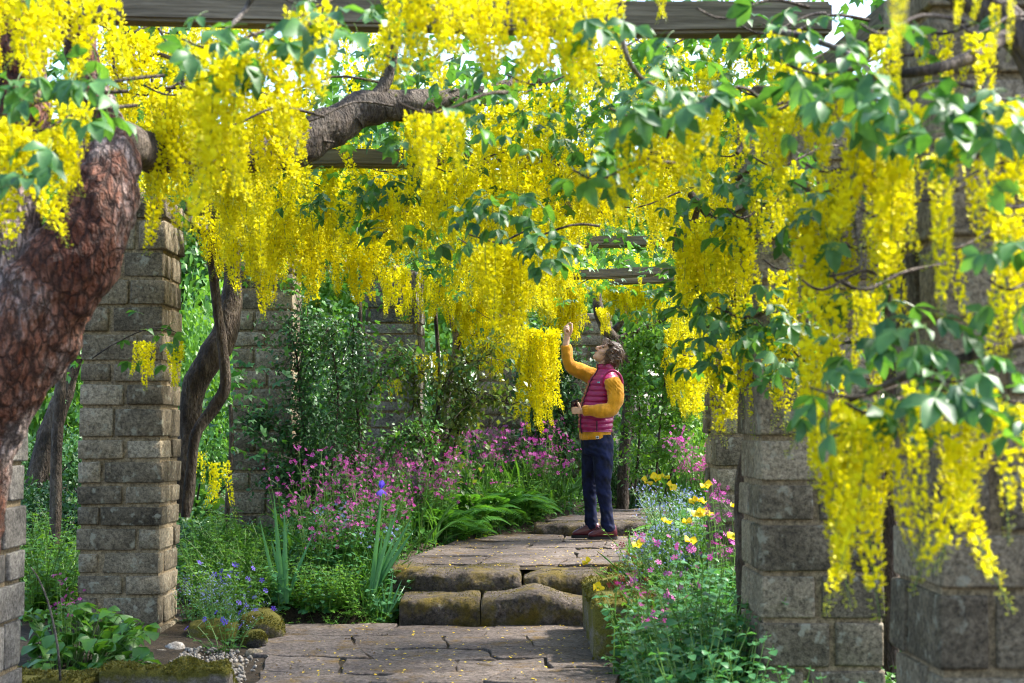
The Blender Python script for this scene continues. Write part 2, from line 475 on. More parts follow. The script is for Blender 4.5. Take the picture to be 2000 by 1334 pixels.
# ---- stones and slabs
def rough_block(name, mat, sx, sy, sz, bev=.02, amp=.012, cuts=3, seed=0, loc=(0, 0, 0), parent=None, rz=0, fs=7, keepflat=0):
    """one weathered block, sx * sy * sz, resting on z=0 of its location"""
    bm = bmesh.new()
    bmesh.ops.create_cube(bm, size=1)
    for v in bm.verts: v.co = Vector((v.co.x * sx, v.co.y * sy, (v.co.z + .5) * sz))
    bmesh.ops.bevel(bm, geom=bm.edges[:], offset=min(bev, .4 * min(sx, sy, sz)), segments=2, affect='EDGES', profile=.6)
    if cuts:
        long = [e for e in bm.edges if e.calc_length() > .25 * max(sx, sy, sz)]
        bmesh.ops.subdivide_edges(bm, edges=long, cuts=cuts, use_grid_fill=True)
    for v in bm.verts:
        q = v.co + Vector((seed * 3.1, seed * 1.7, seed * .9))
        d = Vector((nz(q, fs, 1), nz(q, fs, 5), nz(q, fs, 9) * (1 - keepflat)))
        v.co += d * amp
    me = bpy.data.meshes.new(name)
    bm.to_mesh(me); bm.free()
    for p in me.polygons: p.use_smooth = True
    me.materials.append(mat)
    o = link(name, me, parent, loc)
    o.rotation_euler = (0, 0, rz)
    return o

# pillar stone prototypes: unit blocks, shared and scaled
stone_meshes = []
for k in range(18):
    flat = .5 if k >= 9 else 1
    bm = bmesh.new()
    bmesh.ops.create_cube(bm, size=1)
    bmesh.ops.subdivide_edges(bm, edges=bm.edges[:], cuts=2, use_grid_fill=True)
    for v in bm.verts:
        c = v.co
        # pull edges in so every block is pillowed
        on = sum(abs(abs(a) - .5) < 1e-4 for a in c)
        c = Vector([a if abs(abs(a) - .5) < 1e-4 else math.copysign(.445, a) for a in c]) + Vector((nz(c, 9, k), nz(c, 9, k + 3), nz(c, 9, k + 6))) * .02
        s_ = 1 - (.0, .0, .022, .05)[on] * flat
        v.co = Vector((c.x * s_, c.y * s_, c.z * s_))
        q = v.co + Vector((k * 4.3, k * 2.1, k))
        v.co += Vector((nz(q, 2.9, 1), nz(q, 2.9, 4), nz(q, 2.9, 8))) * .032 * (.62 if k >= 9 else 1)
    me = bpy.data.meshes.new('stone'); bm.to_mesh(me); bm.free()
    for p in me.polygons: p.use_smooth = True
    stone_meshes.append(me)
def stone_mesh(mat):
    key = mat.name
    if key not in stone_mesh.c:
        L = []
        for me in stone_meshes:
            q = me.copy(); q.materials.clear(); q.materials.append(mat); L.append(q)
        stone_mesh.c[key] = L
    return stone_mesh.c[key]
stone_mesh.c = {}

def pillar(x0, x1, y0, z0, z1, label, course=.155, mat='stone', rz=0, seed=1, cap=False, single=False):
    w = x1 - x0
    rr = random.Random(seed)
    root = thing('stone_pillar', label, 'pillar', ((x0 + x1) / 2, y0 + w / 2, z0), rz, 'stone pillars of the pergola')
    core = MB()
    h = z1 - z0
    c = w / 2 - .027
    V = [(sx * c, sy * c, z) for z in (0.0, h - .02) for sx, sy in ((-1, -1), (1, -1), (1, 1), (-1, 1))]
    core.add(V, [(0, 1, 5, 4), (1, 2, 6, 5), (2, 3, 7, 6), (3, 0, 4, 7), (4, 5, 6, 7)])
    core.obj('mortar', M['mortar'], root, smooth=False)
    ms = stone_mesh(M[mat]); ms = ms[9:] if course > .165 else ms[:9]
    z = -.02; k = 0
    while z < h - .04:
        ch = course * rr.uniform(.74, 1.22)
        if z + ch > h - .05: ch = h - z
        a = rr.uniform(.53, .72) * w if not single else .9 * w
        t = w - a
        gap = .021
        hw = w / 2
        # pinwheel of four stones; mirrored on every other course
        boxes = [(-hw, -hw + a, -hw, -hw + t), (hw - t, hw, -hw, -hw + a), (hw - a, hw, hw - t, hw), (-hw, -hw + t, hw - a, hw)]
        mir = (k % 2 == 1)
        for (bx0, bx1, by0, by1) in boxes:
            if mir: bx0, bx1 = -bx1, -bx0
            o = link('stone', rr.choice(ms), root)
            pr = rr.uniform(-.007, .008)
            o.location = ((bx0 + bx1) / 2, (by0 + by1) / 2, z + ch / 2)
            o.scale = (bx1 - bx0 - gap + pr * 2 + rr.uniform(-.012, .004), by1 - by0 - gap + pr * 2, ch - gap * rr.uniform(.7, 1.3))
            o.rotation_euler = (rr.uniform(-.01, .01), rr.uniform(-.015, .015), rr.uniform(-.015, .015) + (math.pi if rr.random() < .5 else 0))
        z += ch; k += 1
    return root

TOP = 2.55
pillar(-2.612, -2.107, 6.0, -.1, TOP, 'stone pillar at the far left edge, half hidden by the red trunk', seed=3, mat='stone_grey', course=.17)
pillar(-2.49, -1.99, 8.5, -.03, TOP, 'coursed stone pillar in full view left of the path, pale sunlit side', seed=4)
pillar(-2.2, -1.705, 11.6, .25, TOP, 'stone pillar half wrapped in dark climbing shrub', seed=5, course=.15)
pillar(-1.31, -.81, 13.2, .3, 2.62, 'grey rough pillar standing behind the iris bed, wide flat courses', seed=6, course=.125, mat='stone_grey', rz=-.06, single=True)
pillar(-.385, .115, 15.5, .3, TOP, 'distant stone pillar low behind bronze leaves, left of the woman', seed=7, course=.14)
pillar(.67, 1.17, 17.0, .35, TOP, 'dark mossy pillar directly behind the raised hand', seed=8, course=.15)
pillar(1.16, 1.66, 4.1, -.05, TOP, 'nearest stone pillar, cut off by the right edge', seed=9, course=.2)
pillar(.934, 1.435, 5.7, -.05, TOP, 'broad stone pillar right of the flower bed, second from the right', seed=10, course=.19)
pillar(1.155, 1.655, 8.5, .05, TOP, 'stone pillar mostly hidden behind the broad right pillar', seed=12, course=.16)

# ---- paving: slabs of the lower path, steps, upper path, far path
low = tag(link('path', None), kind='structure')
up = tag(link('upper_path', None), kind='structure')
def slab_poly(pts, z, th, parent, mat, seed, name='paving_slab', n=11, bump=.010):
    """irregular flagstone from a polygon, rounded rim, uneven top"""
    c = Vector((sum(p[0] for p in pts) / len(pts), sum(p[1] for p in pts) / len(pts), 0))
    ring = []
    for (a, b) in zip(pts, pts[1:] + pts[:1]):
        for i in range(n):
            f = i / n
            q = Vector((a[0] + (b[0] - a[0]) * f, a[1] + (b[1] - a[1]) * f, 0))
            q += Vector((nz(q, 5, seed), nz(q, 5, seed + 7), 0)) * .034 + Vector((nz(q, 19, seed + 3), nz(q, 19, seed + 5), 0)) * .012
            ring.append(q)
    N = len(ring)
    mb = MB(); V = []; F = []
    levels = [(1.0, -th), (1.0, -.012), (1.0, -.006), (.993, -.001), (.98, 0), (.94, 0), (.6, 0), (.25, 0)]
    tilt = (R_.uniform(-.008, .008), R_.uniform(-.006, .006))
    for (s_, dz) in levels:
        for q in ring:
            g = c + (q - c) * s_
            zz = z + dz
            if dz > -.03:
                zz += bump * (nz((g.x, g.y, seed), 3.0) + .5 * nz((g.x, g.y, seed), 9)) + tilt[0] * (g.x - c.x) + tilt[1] * (g.y - c.y)
            V.append((g.x, g.y, zz))
    V.append((c.x, c.y, z))
    for l in range(len(levels) - 1):
        for i in range(N):
            j = (i + 1) % N
            F.append((l * N + i, l * N + j, (l + 1) * N + j, (l + 1) * N + i))
    mb.add(V, F)
    L = (len(levels) - 1) * N
    mb.add(V, [(L + i, L + (i + 1) % N, len(V) - 1) for i in range(N)])
    return mb.obj(name, mat, parent)

rows = [(5.2, 6.0), (6.0, 6.6), (6.6, 7.1), (7.1, 7.52), (7.52, 7.95), (7.95, 8.35), (8.35, 8.78), (8.78, 9.28)]
for ri, (ya, yb) in enumerate(rows):
    left = lerp_list([(5, -1.4), (7, -1.22), (7.9, -1.3), (8.4, -1.48), (9.4, -1.48)], (ya + yb) / 2)
    right = lerp_list([(5, .6), (7, .55), (9.4, .5)], (ya + yb) / 2)
    cuts = [left, left + (right - left) * R_.uniform(.2, .32), left + (right - left) * R_.uniform(.45, .56), left + (right - left) * R_.uniform(.72, .82), right]
    if ri % 2: cuts = [left, left + (right - left) * R_.uniform(.3, .42), left + (right - left) * R_.uniform(.62, .74), right]
    sk = R_.uniform(-.07, .07)
    def yo(x, r): return .16 * nz((x * .9, r * 3.7, 0), 1.0) + .05 * nz((x * 3, r * 2.1, 4), 1.0)
    for a, b in zip(cuts, cuts[1:]):
        g = .006
        a0, a1 = a + sk * (a != left) + g, a - sk * (a != left) + g
        b0, b1 = b + sk - g, b - sk - g
        last = yb > 9.2
        lo = [(a0 + (b0 - a0) * t, ya + g + yo(a0 + (b0 - a0) * t, ri)) for t in (0, .25, .5, .75, 1)]
        hi = [(b1 + (a1 - b1) * t, yb - g + (0 if last else yo(b1 + (a1 - b1) * t, ri + 1))) for t in (0, .25, .5, .75, 1)]
        slab_poly(lo + hi, R_.uniform(-.010, .007), .12, low, M['slab'], R_.uniform(0, 50), n=4)

def step_stone(pts_front, depth, z0, z1, parent, seed, name='step_stone'):
    """rounded uneven step block: front edge polyline (x,y,topz), going back"""
    mb = MB()
    n = 72
    C = catmull([Vector(p) for p in pts_front], n)
    prof = [(.03, 0.0), (.012, .12), (.0, .25), (-.008, .4), (-.014, .55), (-.012, .68), (-.004, .8), (.008, .89), (.024, .95), (.045, .985), (.075, 1.0), (.12, 1.0), (.17, 1.0), (.24, 1.0), (.5, 1.0), (.75, 1.0), (1.0, 1.0), (1.0, 0)]
    V = []
    for i, c in enumerate(C):
        e = min(i, n - i) / n
        for (b, t) in prof:
            yy = c.y + (b if b < .3 else b * depth)
            zt = z0 + (c.z - z0) * t
            if e < .03 and t > .8: zt -= .014 * (1 - e / .03)
            q = Vector((c.x, yy, zt))
            fr = 1.0 if t < .97 else .35
            d1 = nz(q, 5, seed); d2 = nz(q, 13, seed + 3); d3 = nz(q, 31, seed + 6)
            strat = nz((q.x * .6, q.y, q.z * 5), 6, seed + 9)
            q += Vector((.008 * d2, -(d1 * .026 + d2 * .017 + d3 * .011 + strat * .016) * fr, (nz(q, 6, seed + 4) * .014 + d2 * .006 + d3 * .004) * (t > .1)))
            V.append(q[:])
    m = len(prof)
    F = [(i * m + k, (i + 1) * m + k, (i + 1) * m + k + 1, i * m + k + 1) for i in range(n) for k in range(m - 1)]
    mb.add(V, F)
    for i in (0, n):
        base = i * m
        c = tuple(np.mean(np.array(V[base:base + m]), axis=0))
        W = V[base:base + m] + [c]
        mb.add(W, [((k + 1), k, m) if i == 0 else (k, k + 1, m) for k in range(m - 1)])
    return mb.obj(name, M['step'], parent)

def bed_sheet(pts, z, parent):
    mb = MB(); nx_, ny_ = 16, 16; V = []
    for j in range(ny_ + 1):
        for i in range(nx_ + 1):
            a = Vector(pts[0]).lerp(Vector(pts[1]), i / nx_); b = Vector(pts[3]).lerp(Vector(pts[2]), i / nx_); q = a.lerp(b, j / ny_)
            V.append((q.x, q.y, z + .006 * nz((q.x, q.y, 0), 5)))
    mb.add(V, [(j * (nx_ + 1) + i, j * (nx_ + 1) + i + 1, (j + 1) * (nx_ + 1) + i + 1, (j + 1) * (nx_ + 1) + i) for j in range(ny_) for i in range(nx_)])
    return mb.obj('joint_soil', M['soil'], parent)
bed_sheet([(-1.6, 5.0), (.7, 5.0), (.62, 9.4), (-1.55, 9.4)], -.016, low)
bed_sheet([(-.82, 10.0), (.95, 10.0), (1.65, 13.05), (-.15, 13.1)], .268, up)
steps = tag(link('steps', None), kind='structure')
step_stone([(-.70, 9.33, .15), (-.5, 9.29, .155), (-.2, 9.30, .16)], .5, -.05, .16, steps, 2)
step_stone([(-.19, 9.29, .155), (-.02, 9.26, .17), (.14, 9.24, .21), (.3, 9.22, .165), (.55, 9.2, .12)], .5, -.05, .16, steps, 5)
step_stone([(-.80, 9.80, .31), (-.55, 9.72, .285), (-.2, 9.70, .285), (.02, 9.70, .28), (.06, 9.72, .25)], .55, .08, .29, steps, 9)
step_stone([(.075, 9.72, .24), (.2, 9.69, .27), (.42, 9.66, .265), (.72, 9.62, .27)], .55, .08, .29, steps, 14)
step_stone([(.20, 13.12, .36), (.5, 13.02, .385), (.9, 13.0, .39), (1.5, 12.95, .39)], .5, .2, .39, steps, 21)

upolys = [
    [(-.80, 10.25), (-.25, 10.22), (-.18, 10.9), (-.72, 10.95)], [(-.23, 10.22), (.30, 10.2), (.42, 10.75), (-.16, 10.9)], [(.32, 10.2), (.92, 10.15), (.98, 10.8), (.44, 10.75)],
    [(-.70, 10.98), (-.17, 10.93), (-.05, 11.7), (-.62, 11.75)], [(-.15, 10.93), (.44, 10.78), (.5, 11.6), (-.03, 11.7)], [(.46, 10.78), (1.0, 10.83), (1.08, 11.6), (.52, 11.6)],
    [(-.6, 11.78), (.1, 11.72), (.2, 12.3), (-.45, 12.4)], [(.12, 11.72), (.7, 11.63), (.76, 12.25), (.22, 12.3)], [(.72, 11.63), (1.15, 11.63), (1.3, 12.25), (.78, 12.25)],
    [(-.42, 12.42), (.4, 12.3), (.45, 13.1), (-.1, 13.1)], [(.42, 12.3), (.95, 12.27), (1.0, 13.0), (.47, 13.05)], [(.97, 12.27), (1.5, 12.3), (1.6, 13.0), (1.02, 13.0)]]
for pl in upolys:
    slab_poly(pl, .285 + R_.uniform(-.006, .006), .12, up, M['slab'], R_.uniform(0, 50), bump=.010)
for pl in [[(.3, 13.5), (1.0, 13.5), (1.2, 14.3), (.55, 14.3)], [(1.02, 13.5), (1.7, 13.45), (1.9, 14.3), (1.22, 14.3)],
           [(.7, 14.33), (1.3, 14.33), (1.6, 15.3), (1.0, 15.3)], [(1.32, 14.33), (2.0, 14.3), (2.3, 15.3), (1.62, 15.3)], [(1.2, 15.33), (2.3, 15.33), (3.0, 16.5), (1.9, 16.6)]]:
    slab_poly(pl, .39, .12, up, M['slab'], R_.uniform(0, 50))

# mossy cheek blocks at the right of the steps and the mossy kerb at the lower left
def boulder(name, label, cat, loc, r, mat, seed, amp=.25, group=None, rz=0, sub=3):
    bm = bmesh.new()
    bmesh.ops.create_icosphere(bm, subdivisions=sub, radius=1)
    for v in bm.verts:
        d = v.co.normalized()
        k = 1 + amp * nz(d * 1.1, 1.3, seed) + amp * .4 * nz(d, 4, seed + 2) + .04 * nz(d, 11, seed)
        v.co = Vector((d.x * r[0] * k, d.y * r[1] * k, d.z * r[2] * k))
    me = bpy.data.meshes.new(name); bm.to_mesh(me); bm.free()
    for p in me.polygons: p.use_smooth = True
    me.materials.append(M[mat])
    o = link(name, me, None, loc); o.rotation_euler = (0, 0, rz)
    return tag(o, label, cat, group)

o = rough_block('kerb_block', M['mossrock'], .34, 1.3, .34, .05, .05, 5, 3, (.60, 8.45, -.02)); tag(o, 'upright block thick with green moss at the right end of the lower step', 'stone')
o = rough_block('kerb_block', M['mossrock'], .4, .6, .24, .05, .05, 4, 7, (.83, 9.55, .1)); tag(o, 'low dark stone beside the upper step, poppies over it', 'stone')
o = rough_block('kerb_stone', M['mossrock'], .62, .26, .12, .035, .05, 5, 4, (-1.63, 7.03, -.02), rz=.12); tag(o, 'flat kerb stone under bright green moss at the lower left corner', 'stone')
o = rough_block('kerb_stone', M['mossrock'], .55, .3, .10, .035, .05, 5, 8, (-2.2, 6.95, -.03), rz=-.05); tag(o, 'low mossy kerb stone running out under the left leafy plant', 'stone')
boulder('boulder', 'big rounded boulder coated in moss at the left path edge', 'boulder', P(505, 1232, 8.75), (.15, .16, .12), 'mossrock', 3)
boulder('boulder', 'smaller brown mossy boulder in front of the big one', 'boulder', P(498, 1250, 8.45), (.075, .08, .06), 'mossrock', 8)
o = rough_block('rock', M['mossrock'], .28, .2, .13, .03, .03, 3, 12, P(412, 1258, 8.6), rz=.1); tag(o, 'dark squared rock behind the small blue flowers', 'rock')
boulder('rock', 'flat ochre rock lying on the gravel', 'rock', P(497, 1279, 8.1), (.06, .05, .035), 'stone', 14, sub=2)
boulder('rock', 'pale rock at the foot of the left pillar corner', 'rock', P(343, 1272, 8.15), (.065, .06, .05), 'pebble', 17, sub=2)
boulder('rock', 'cream flat rock lying left of the pillar foot', 'rock', P(308, 1280, 8.05), (.075, .06, .032), 'pebble', 19, sub=2)
boulder('rock', 'small tan rock on the gravel near the mossy kerb', 'rock', P(462, 1303, 7.7), (.035, .035, .024), 'stone', 23, sub=2)

def mossy(o, n, size, mat, up=.1):
    me = o.data; me.calc_loop_triangles()
    T = []; W = []
    for p in me.polygons:
        if p.normal.z > up: T.append(p); W.append(p.area)
    if not T: return
    W = np.array(W); W /= W.sum()
    pos, Nn = [], []
    for k in NP.choice(len(T), n, p=W):
        p = T[k]; vs = [me.vertices[i].co for i in p.vertices]
        w = NP.dirichlet(np.ones(len(vs)))
        q = Vector((0, 0, 0))
        for a, b in zip(w, vs): q += b * float(a)
        if nz(q + o.location, 5, 3) < -.18: continue
        pos.append(q[:]); Nn.append(p.normal[:])
    pos = np.array(pos); Nn = np.array(Nn); k = len(pos)
    D = Nn + NP.normal(size=(k, 3)) * .7
    mb = MB(); scatter(mb, LEAF4, pos, frames(D, rand_unit(k)), size * NP.uniform(.5, 1.3, k))
    tag(mb.obj('moss', M[mat], o), kind='stuff')
M['mosstuft'] = leaf_mat('moss tuft', (.05, .055, .006), (.16, .15, .015), trans=.2, rough=.8)
for o in list(COL.objects):
    st = o.name.split('.')[0]
    if st == 'kerb_block': mossy(o, 5000, .016, 'mosstuft', .05)
    elif st == 'kerb_stone': mossy(o, 5000, .013, 'mosstuft', .2)
    elif st == 'boulder': mossy(o, 2200, .013, 'mosstuft', -.2)
for o in list(steps.children): mossy(o, 1100, .009, 'mosstuft', -.3)

# gravel and litter
mb = MB()
ico = bmesh.new(); bmesh.ops.create_icosphere(ico, subdivisions=1, radius=1)
IV = np.array([v.co[:] for v in ico.verts]); IFa = np.array([[v.index for v in f.verts] for f in ico.faces]); ico.free()
n = 700
X = NP.uniform(-1.75, -1.28, n); Y = NP.uniform(7.1, 8.2, n)
keep = (X < -1.2 - .25 * (Y - 7)) | (NP.random(n) < .25)
X, Y = X[keep], Y[keep]; n = len(X)
S = NP.uniform(.004, .022, n) * NP.random(n) ** .4
Pos = np.stack([X, Y, S * .4 + .002 + np.array([max(gz(a, b), -.01) for a, b in zip(X, Y)])], 1)
Rm = frames(rand_unit(n), rand_unit(n)) * np.array([1, .8, .6])[None, None, :]
scatter(mb, (IV, IFa), Pos, Rm, S)
tag(mb.obj('gravel', M['pebble']), kind='stuff')

mb = MB()
PET = (np.array([(-.5, 0, 0), (0, -.35, .12), (.5, 0, 0), (0, .4, .1)], float), np.array([(0, 1, 2), (0, 2, 3)]))
n = 650
Y = NP.uniform(6.3, 13.0, n); X = np.array([path_c(y) for y in Y]) + NP.uniform(-1.0, 1.0, n) * .85
Z = np.array([(.0 if y < 9.2 else (.17 if y < 9.7 else .285)) + .012 for y in Y])
bad = (Y > 9.15) & (Y < 9.75)
X, Y, Z = X[~bad], Y[~bad], Z[~bad]; n = len(X)
D = rand_unit(n); D[:, 2] *= .1
N = np.tile([[0, 0, 1.]], (n, 1)) + NP.normal(size=(n, 3)) * .15
scatter(mb, PET, np.stack([X, Y, Z], 1), frames(D, N), NP.uniform(.008, .022, n))
tag(mb.obj('fallen_petals', M['poppy']), kind='stuff')
mb = MB()
n = 900
Y = NP.uniform(6.3, 13.0, n); sgn = np.sign(NP.uniform(-1, 1, n)); X = np.array([path_c(y) for y in Y]) + sgn * np.array([path_w(y) for y in Y]) * (1 - np.abs(NP.normal(size=n)) * .3)
Z = np.array([(.0 if y < 9.2 else (.17 if y < 9.7 else .285)) + .012 for y in Y])
bad = (Y > 9.3) & (Y < 9.75)
X, Y, Z = X[~bad], Y[~bad], Z[~bad]; n = len(X)
D = rand_unit(n); D[:, 2] *= .1
N = np.tile([[0, 0, 1.]], (n, 1)) + NP.normal(size=(n, 3)) * .3
scatter(mb, PET, np.stack([X, Y, Z], 1), frames(D, N), NP.uniform(.006, .022, n))
M['litter'] = leaf_mat('dry litter', (.05, .03, .015), (.2, .13, .06), trans=.1, rough=.8)
tag(mb.obj('leaf_litter', M['litter']), kind='stuff')

# ------------------------------------------------------------------ pergola timbers
def beam(a, b, w, h, label):
    a, b = Vector(a), Vector(b)
    d = b - a; L = d.length
    bm = bmesh.new(); bmesh.ops.create_cube(bm, size=1)
    for v in bm.verts: v.co = Vector((v.co.x * L, v.co.y * w, v.co.z * h))
    bmesh.ops.bevel(bm, geom=bm.edges[:], offset=.012, segments=2, affect='EDGES')
    bmesh.ops.subdivide_edges(bm, edges=[e for e in bm.edges if e.calc_length() > L * .5], cuts=14)
    for v in bm.verts:
        q = v.co
        v.co += Vector((0, nz((q.x, 0, 0), .9, L) * .03 + nz(q, 5, L) * .004, nz((q.x, 3, 0), .8, L) * .03 + nz(q, 6, L) * .005))
    me = bpy.data.meshes.new('timber_beam'); bm.to_mesh(me); bm.free()
    me.materials.append(M['timber'])
    o = link('timber_beam', me, None, (a + b) / 2)
    o.rotation_euler = d.to_track_quat('X', 'Z').to_euler()
    return tag(o, label, 'beam', 'timbers of the pergola roof')

beam(P(-60, 10, 5.15), P(1620, 38, 5.35), .10, .115, 'nearest crossbeam along the top edge of the picture')
beam(P(540, 309, 7.7), P(1560, 312, 7.9), .10, .09, 'grey crossbeam under the thick lichened limb')
beam(P(360, 408, 9.1), P(1180, 404, 9.2), .09, .08, 'crossbeam almost hidden in blossom, third from the front')
beam(P(980, 478, 11.3), P(1520, 462, 11.6), .09, .085, 'upper pale far crossbeam above the woman')
beam(P(700, 538, 13.4), P(1420, 531, 13.8), .10, .085, 'far crossbeam above the woman, long and dark')
beam(P(1190, 549, 14.6), P(1480, 546, 14.8), .09, .075, 'short pale crossbeam just under the long dark far one')
zt = TOP + .05
beam((-2.25, 4.2, zt), (-2.25, 8.9, zt), .1, .1, 'side rail on top of the two left front pillars')
beam((-2.25, 8.95, zt), (-1.9, 11.95, zt), .1, .1, 'side rail between full-view left pillar and climber-wrapped pillar')
beam((-1.92, 12.0, zt), (-1.05, 13.5, zt + .05), .1, .1, 'side rail running to the grey rough pillar')
beam((1.41, 3.4, zt), (1.2, 6.1, zt), .1, .1, 'side rail over the two nearest right pillars')
beam((1.22, 6.15, zt), (1.42, 9.0, zt), .1, .1, 'side rail from the broad right pillar backwards')

# ------------------------------------------------------------------ laburnum: racemes and leaves
def floret():
    V = [(0, 0, 0), (.25, -.42, .25), (.30, .0, .30), (.25, .42, .25), (.42, -.40, .75), (.5, 0, .95), (.42, .40, .75),   # banner
         (.55, -.16, -.10), (.95, 0, .05), (.55, .16, -.10), (.55, 0, -.32)]
    F = [(0, 2, 1), (0, 3, 2), (1, 2, 4), (2, 3, 6), (2, 5, 4), (2, 6, 5), (0, 7, 8), (0, 8, 9), (0, 10, 7), (0, 9, 10), (7, 10, 8), (10, 9, 8)]
    return np.array(V, float), np.array(F)
FLORET = floret()
BUD = (np.array([(0, 0, 0), (.45, -.2, .05), (.45, .2, .05), (.45, 0, -.22), (.9, 0, 0.02)], float), np.array([(0, 1, 2), (0, 3, 1), (0, 2, 3), (1, 4, 2), (1, 3, 4), (3, 2, 4)]))

def raceme_mesh(seed, L, nf, young=.2, rad=.03):
    rg = np.random.default_rng(seed)
    mb = MB()
    bend = rg.normal(size=2) * .05 * L / .3
    def axis(t): return np.array([bend[0] * t * t, bend[1] * t * t, -L * t])
    tube(mb, [axis(t) for t in (0, .35, .7, 1)], [.0022, .0018, .0013, .0008], 3, 6, 2, cap=False)
    t = np.sort(np.linspace(.05, 1, nf) + rg.normal(size=nf) * .012)
    t = np.clip(t, .02, 1)
    th = np.arange(nf) * 2.4 + rg.normal(size=nf) * .5
    rr = rad * (1 - .72 * t ** 1.25) * rg.uniform(.72, 1.12, nf)
    pos = np.array([axis(a) for a in t]) + np.stack([np.cos(th) * rr, np.sin(th) * rr, rg.normal(size=nf) * .006 - .2 * rr], 1)
    out = np.stack([np.cos(th), np.sin(th), rg.uniform(-.5, .25, nf)], 1) + rg.normal(size=(nf, 3)) * .25
    # template outward axis is +X: build frames with x=out, z=up
    out /= np.linalg.norm(out, axis=1, keepdims=True)
    up_ = np.tile([[0, 0, 1.]], (nf, 1)) + rg.normal(size=(nf, 3)) * .25
    Yv = np.cross(up_, out); Yv /= np.linalg.norm(Yv, axis=1, keepdims=True)
    Zv = np.cross(out, Yv)
    Rm = np.stack([out, Yv, Zv], axis=2)
    size = .0225 * (1 - .45 * t) * rg.uniform(.8, 1.2, nf)
    bud = (t > 1 - young) | (rg.random(nf) < .04)
    rn = rg.random(nf)
    scatter(mb, FLORET, pos[~bud], Rm[~bud], size[~bud], 0, rn[~bud])
    if bud.any(): scatter(mb, BUD, pos[bud], Rm[bud], size[bud] * .85, 1, rn[bud])
    return mb.mesh('raceme', [M['petal'], M['bud'], M['stalk']])

RAC = {}
RAC['full'] = [raceme_mesh(100 + k, .36, 160, .10, .033) for k in range(7)]
RAC['long'] = [raceme_mesh(200 + k, .50, 200, .14, .031) for k in range(6)]
RAC['loose'] = [raceme_mesh(300 + k, .42, 100, .22, .025) for k in range(6)]
RLEN = {'full': .36, 'long': .50, 'loose': .42}

def trileaf_mesh(seed, young=False):
    rg = np.random.default_rng(seed)
    mb = MB()
    tube(mb, [(0, 0, 0), (0, .02, .004), (0, .045, 0)], .0012, 3, 3, 1, cap=False)
    T = leaf_t(.27, .07, .16 + .15 * rg.random(), True)
    ang = [-1.0, 0, 1.0]
    D = np.array([(math.sin(a + rg.normal() * .15), math.cos(a) + .15, -.25 + rg.normal() * .25) for a in ang])
    N = np.array([(rg.normal() * .3, -.1 + rg.normal() * .2, 1.) for a in ang])
    scatter(mb, T, np.tile([[0, .045, 0]], (3, 1)), frames(D, N), np.array([.052, .062, .052]) * rg.uniform(.85, 1.15), 0, rg.random(3))
    return mb.mesh('leaf', [M['lableaf'], M['stalk']])
TRI = [trileaf_mesh(500 + k) for k in range(10)]

TREES = {}
COUNT = {}
def tree(key, label, loc):
    TREES[key] = thing('laburnum_tree', label, 'tree', loc, 0, 'laburnum trees trained over the pergola')
    COUNT[key] = [0, 0]
    TREES[key]['_r'] = 0
    del TREES[key]['_r']
    return TREES[key]
tree('fl', 'thick red-barked laburnum at the left edge with heavy yellow racemes', (-1.75, 5.0, 0))
tree('ml', 'laburnum with twisting dark stems just behind the left pillar', (-2.0, 9.6, .1))
tree('fr', 'laburnum over the nearest right pillars, blurred close blossom', (1.05, 4.9, 0))
tree('mr', 'laburnum climbing the left edge of the broad right pillar', (.98, 6.6, .1))
tree('ld', 'laburnum with several pale bent stems beside the grey rough pillar', (-.55, 13.6, .3))
tree('rd', 'laburnum with a forked limb right behind the raised arm', (1.3, 16.2, .4))
tree('br', 'laburnum draped down the face of the broad right pillar', (1.52, 6.4, 0))
tree('ov', 'laburnum hanging low over the middle of the path', (-.6, 7.4, 0))
OVER = {}
# what the blossom leaves open: (x0, y0, x1, y1, nearer than)
KEEP = [(225, -20, 360, 46, 5.2), (500, -20, 560, 46, 5.2), (1245, -5, 1268, 66, 5.2), (1325, 0, 1500, 62, 5.2), (665, 165, 790, 250, 6.4), (640, 250, 700, 320, 6.3), (600, 292, 790, 326, 7.6), (690, 70, 745, 150, 6.4),
        (1110, 524, 1255, 542, 13.3), (1225, 541, 1325, 553, 14.4), (1165, 460, 1265, 478, 11.2), (262, 330, 300, 470, 6)]

def local(root, p):
    return Vector(p) - Vector(root.location)

def put_raceme(key, p, kind, scale=1.0):
    root = TREES[key]
    q = proj(p); q2 = proj((p[0], p[1], p[2] - RLEN[kind] * scale))
    for (a, b, c, d_, far) in KEEP:
        if p[1] < far and a < q[0] < c and q2[1] > b and q[1] < d_: return
    if COUNT[key][0] >= 295:
        OVER.setdefault(key, []).append((p, kind, scale)); return
    COUNT[key][0] += 1
    o = link('raceme', R_.choice(RAC[kind]), root)
    o.location = local(root, p)
    o.rotation_euler = (R_.gauss(0, .035), R_.gauss(0, .035), R_.uniform(0, 6.28))
    s = scale
    o.scale = (s * R_.uniform(.9, 1.15), s * R_.uniform(.9, 1.15), s)

def put_leaf(key, p, scale=1.0, rot=None):
    root = TREES[key]
    q = proj(p)
    for (a, b, c, d_, far) in KEEP:
        if p[1] < far and a < q[0] < c and b - 8 < q[1] < d_ + 8: return
    if COUNT[key][1] >= 295: return
    COUNT[key][1] += 1
    o = link('leaf', R_.choice(TRI), root)
    o.location = local(root, p)
    o.rotation_euler = rot or (R_.gauss(-.5, .45), R_.gauss(0, .4), R_.uniform(0, 6.28))
    o.scale = (scale,) * 3

def twig(key, pts, r0, r1, mat='bark', name='branch'):
    root = TREES[key]
    mb = MB()
    tube(mb, [local(root, p) for p in pts], [r0 + (r1 - r0) * i / (len(pts) - 1) for i in range(len(pts))], 7, None, 0, .15, 9, R_.random() * 9)
    return mb.obj(name, M[mat], root)

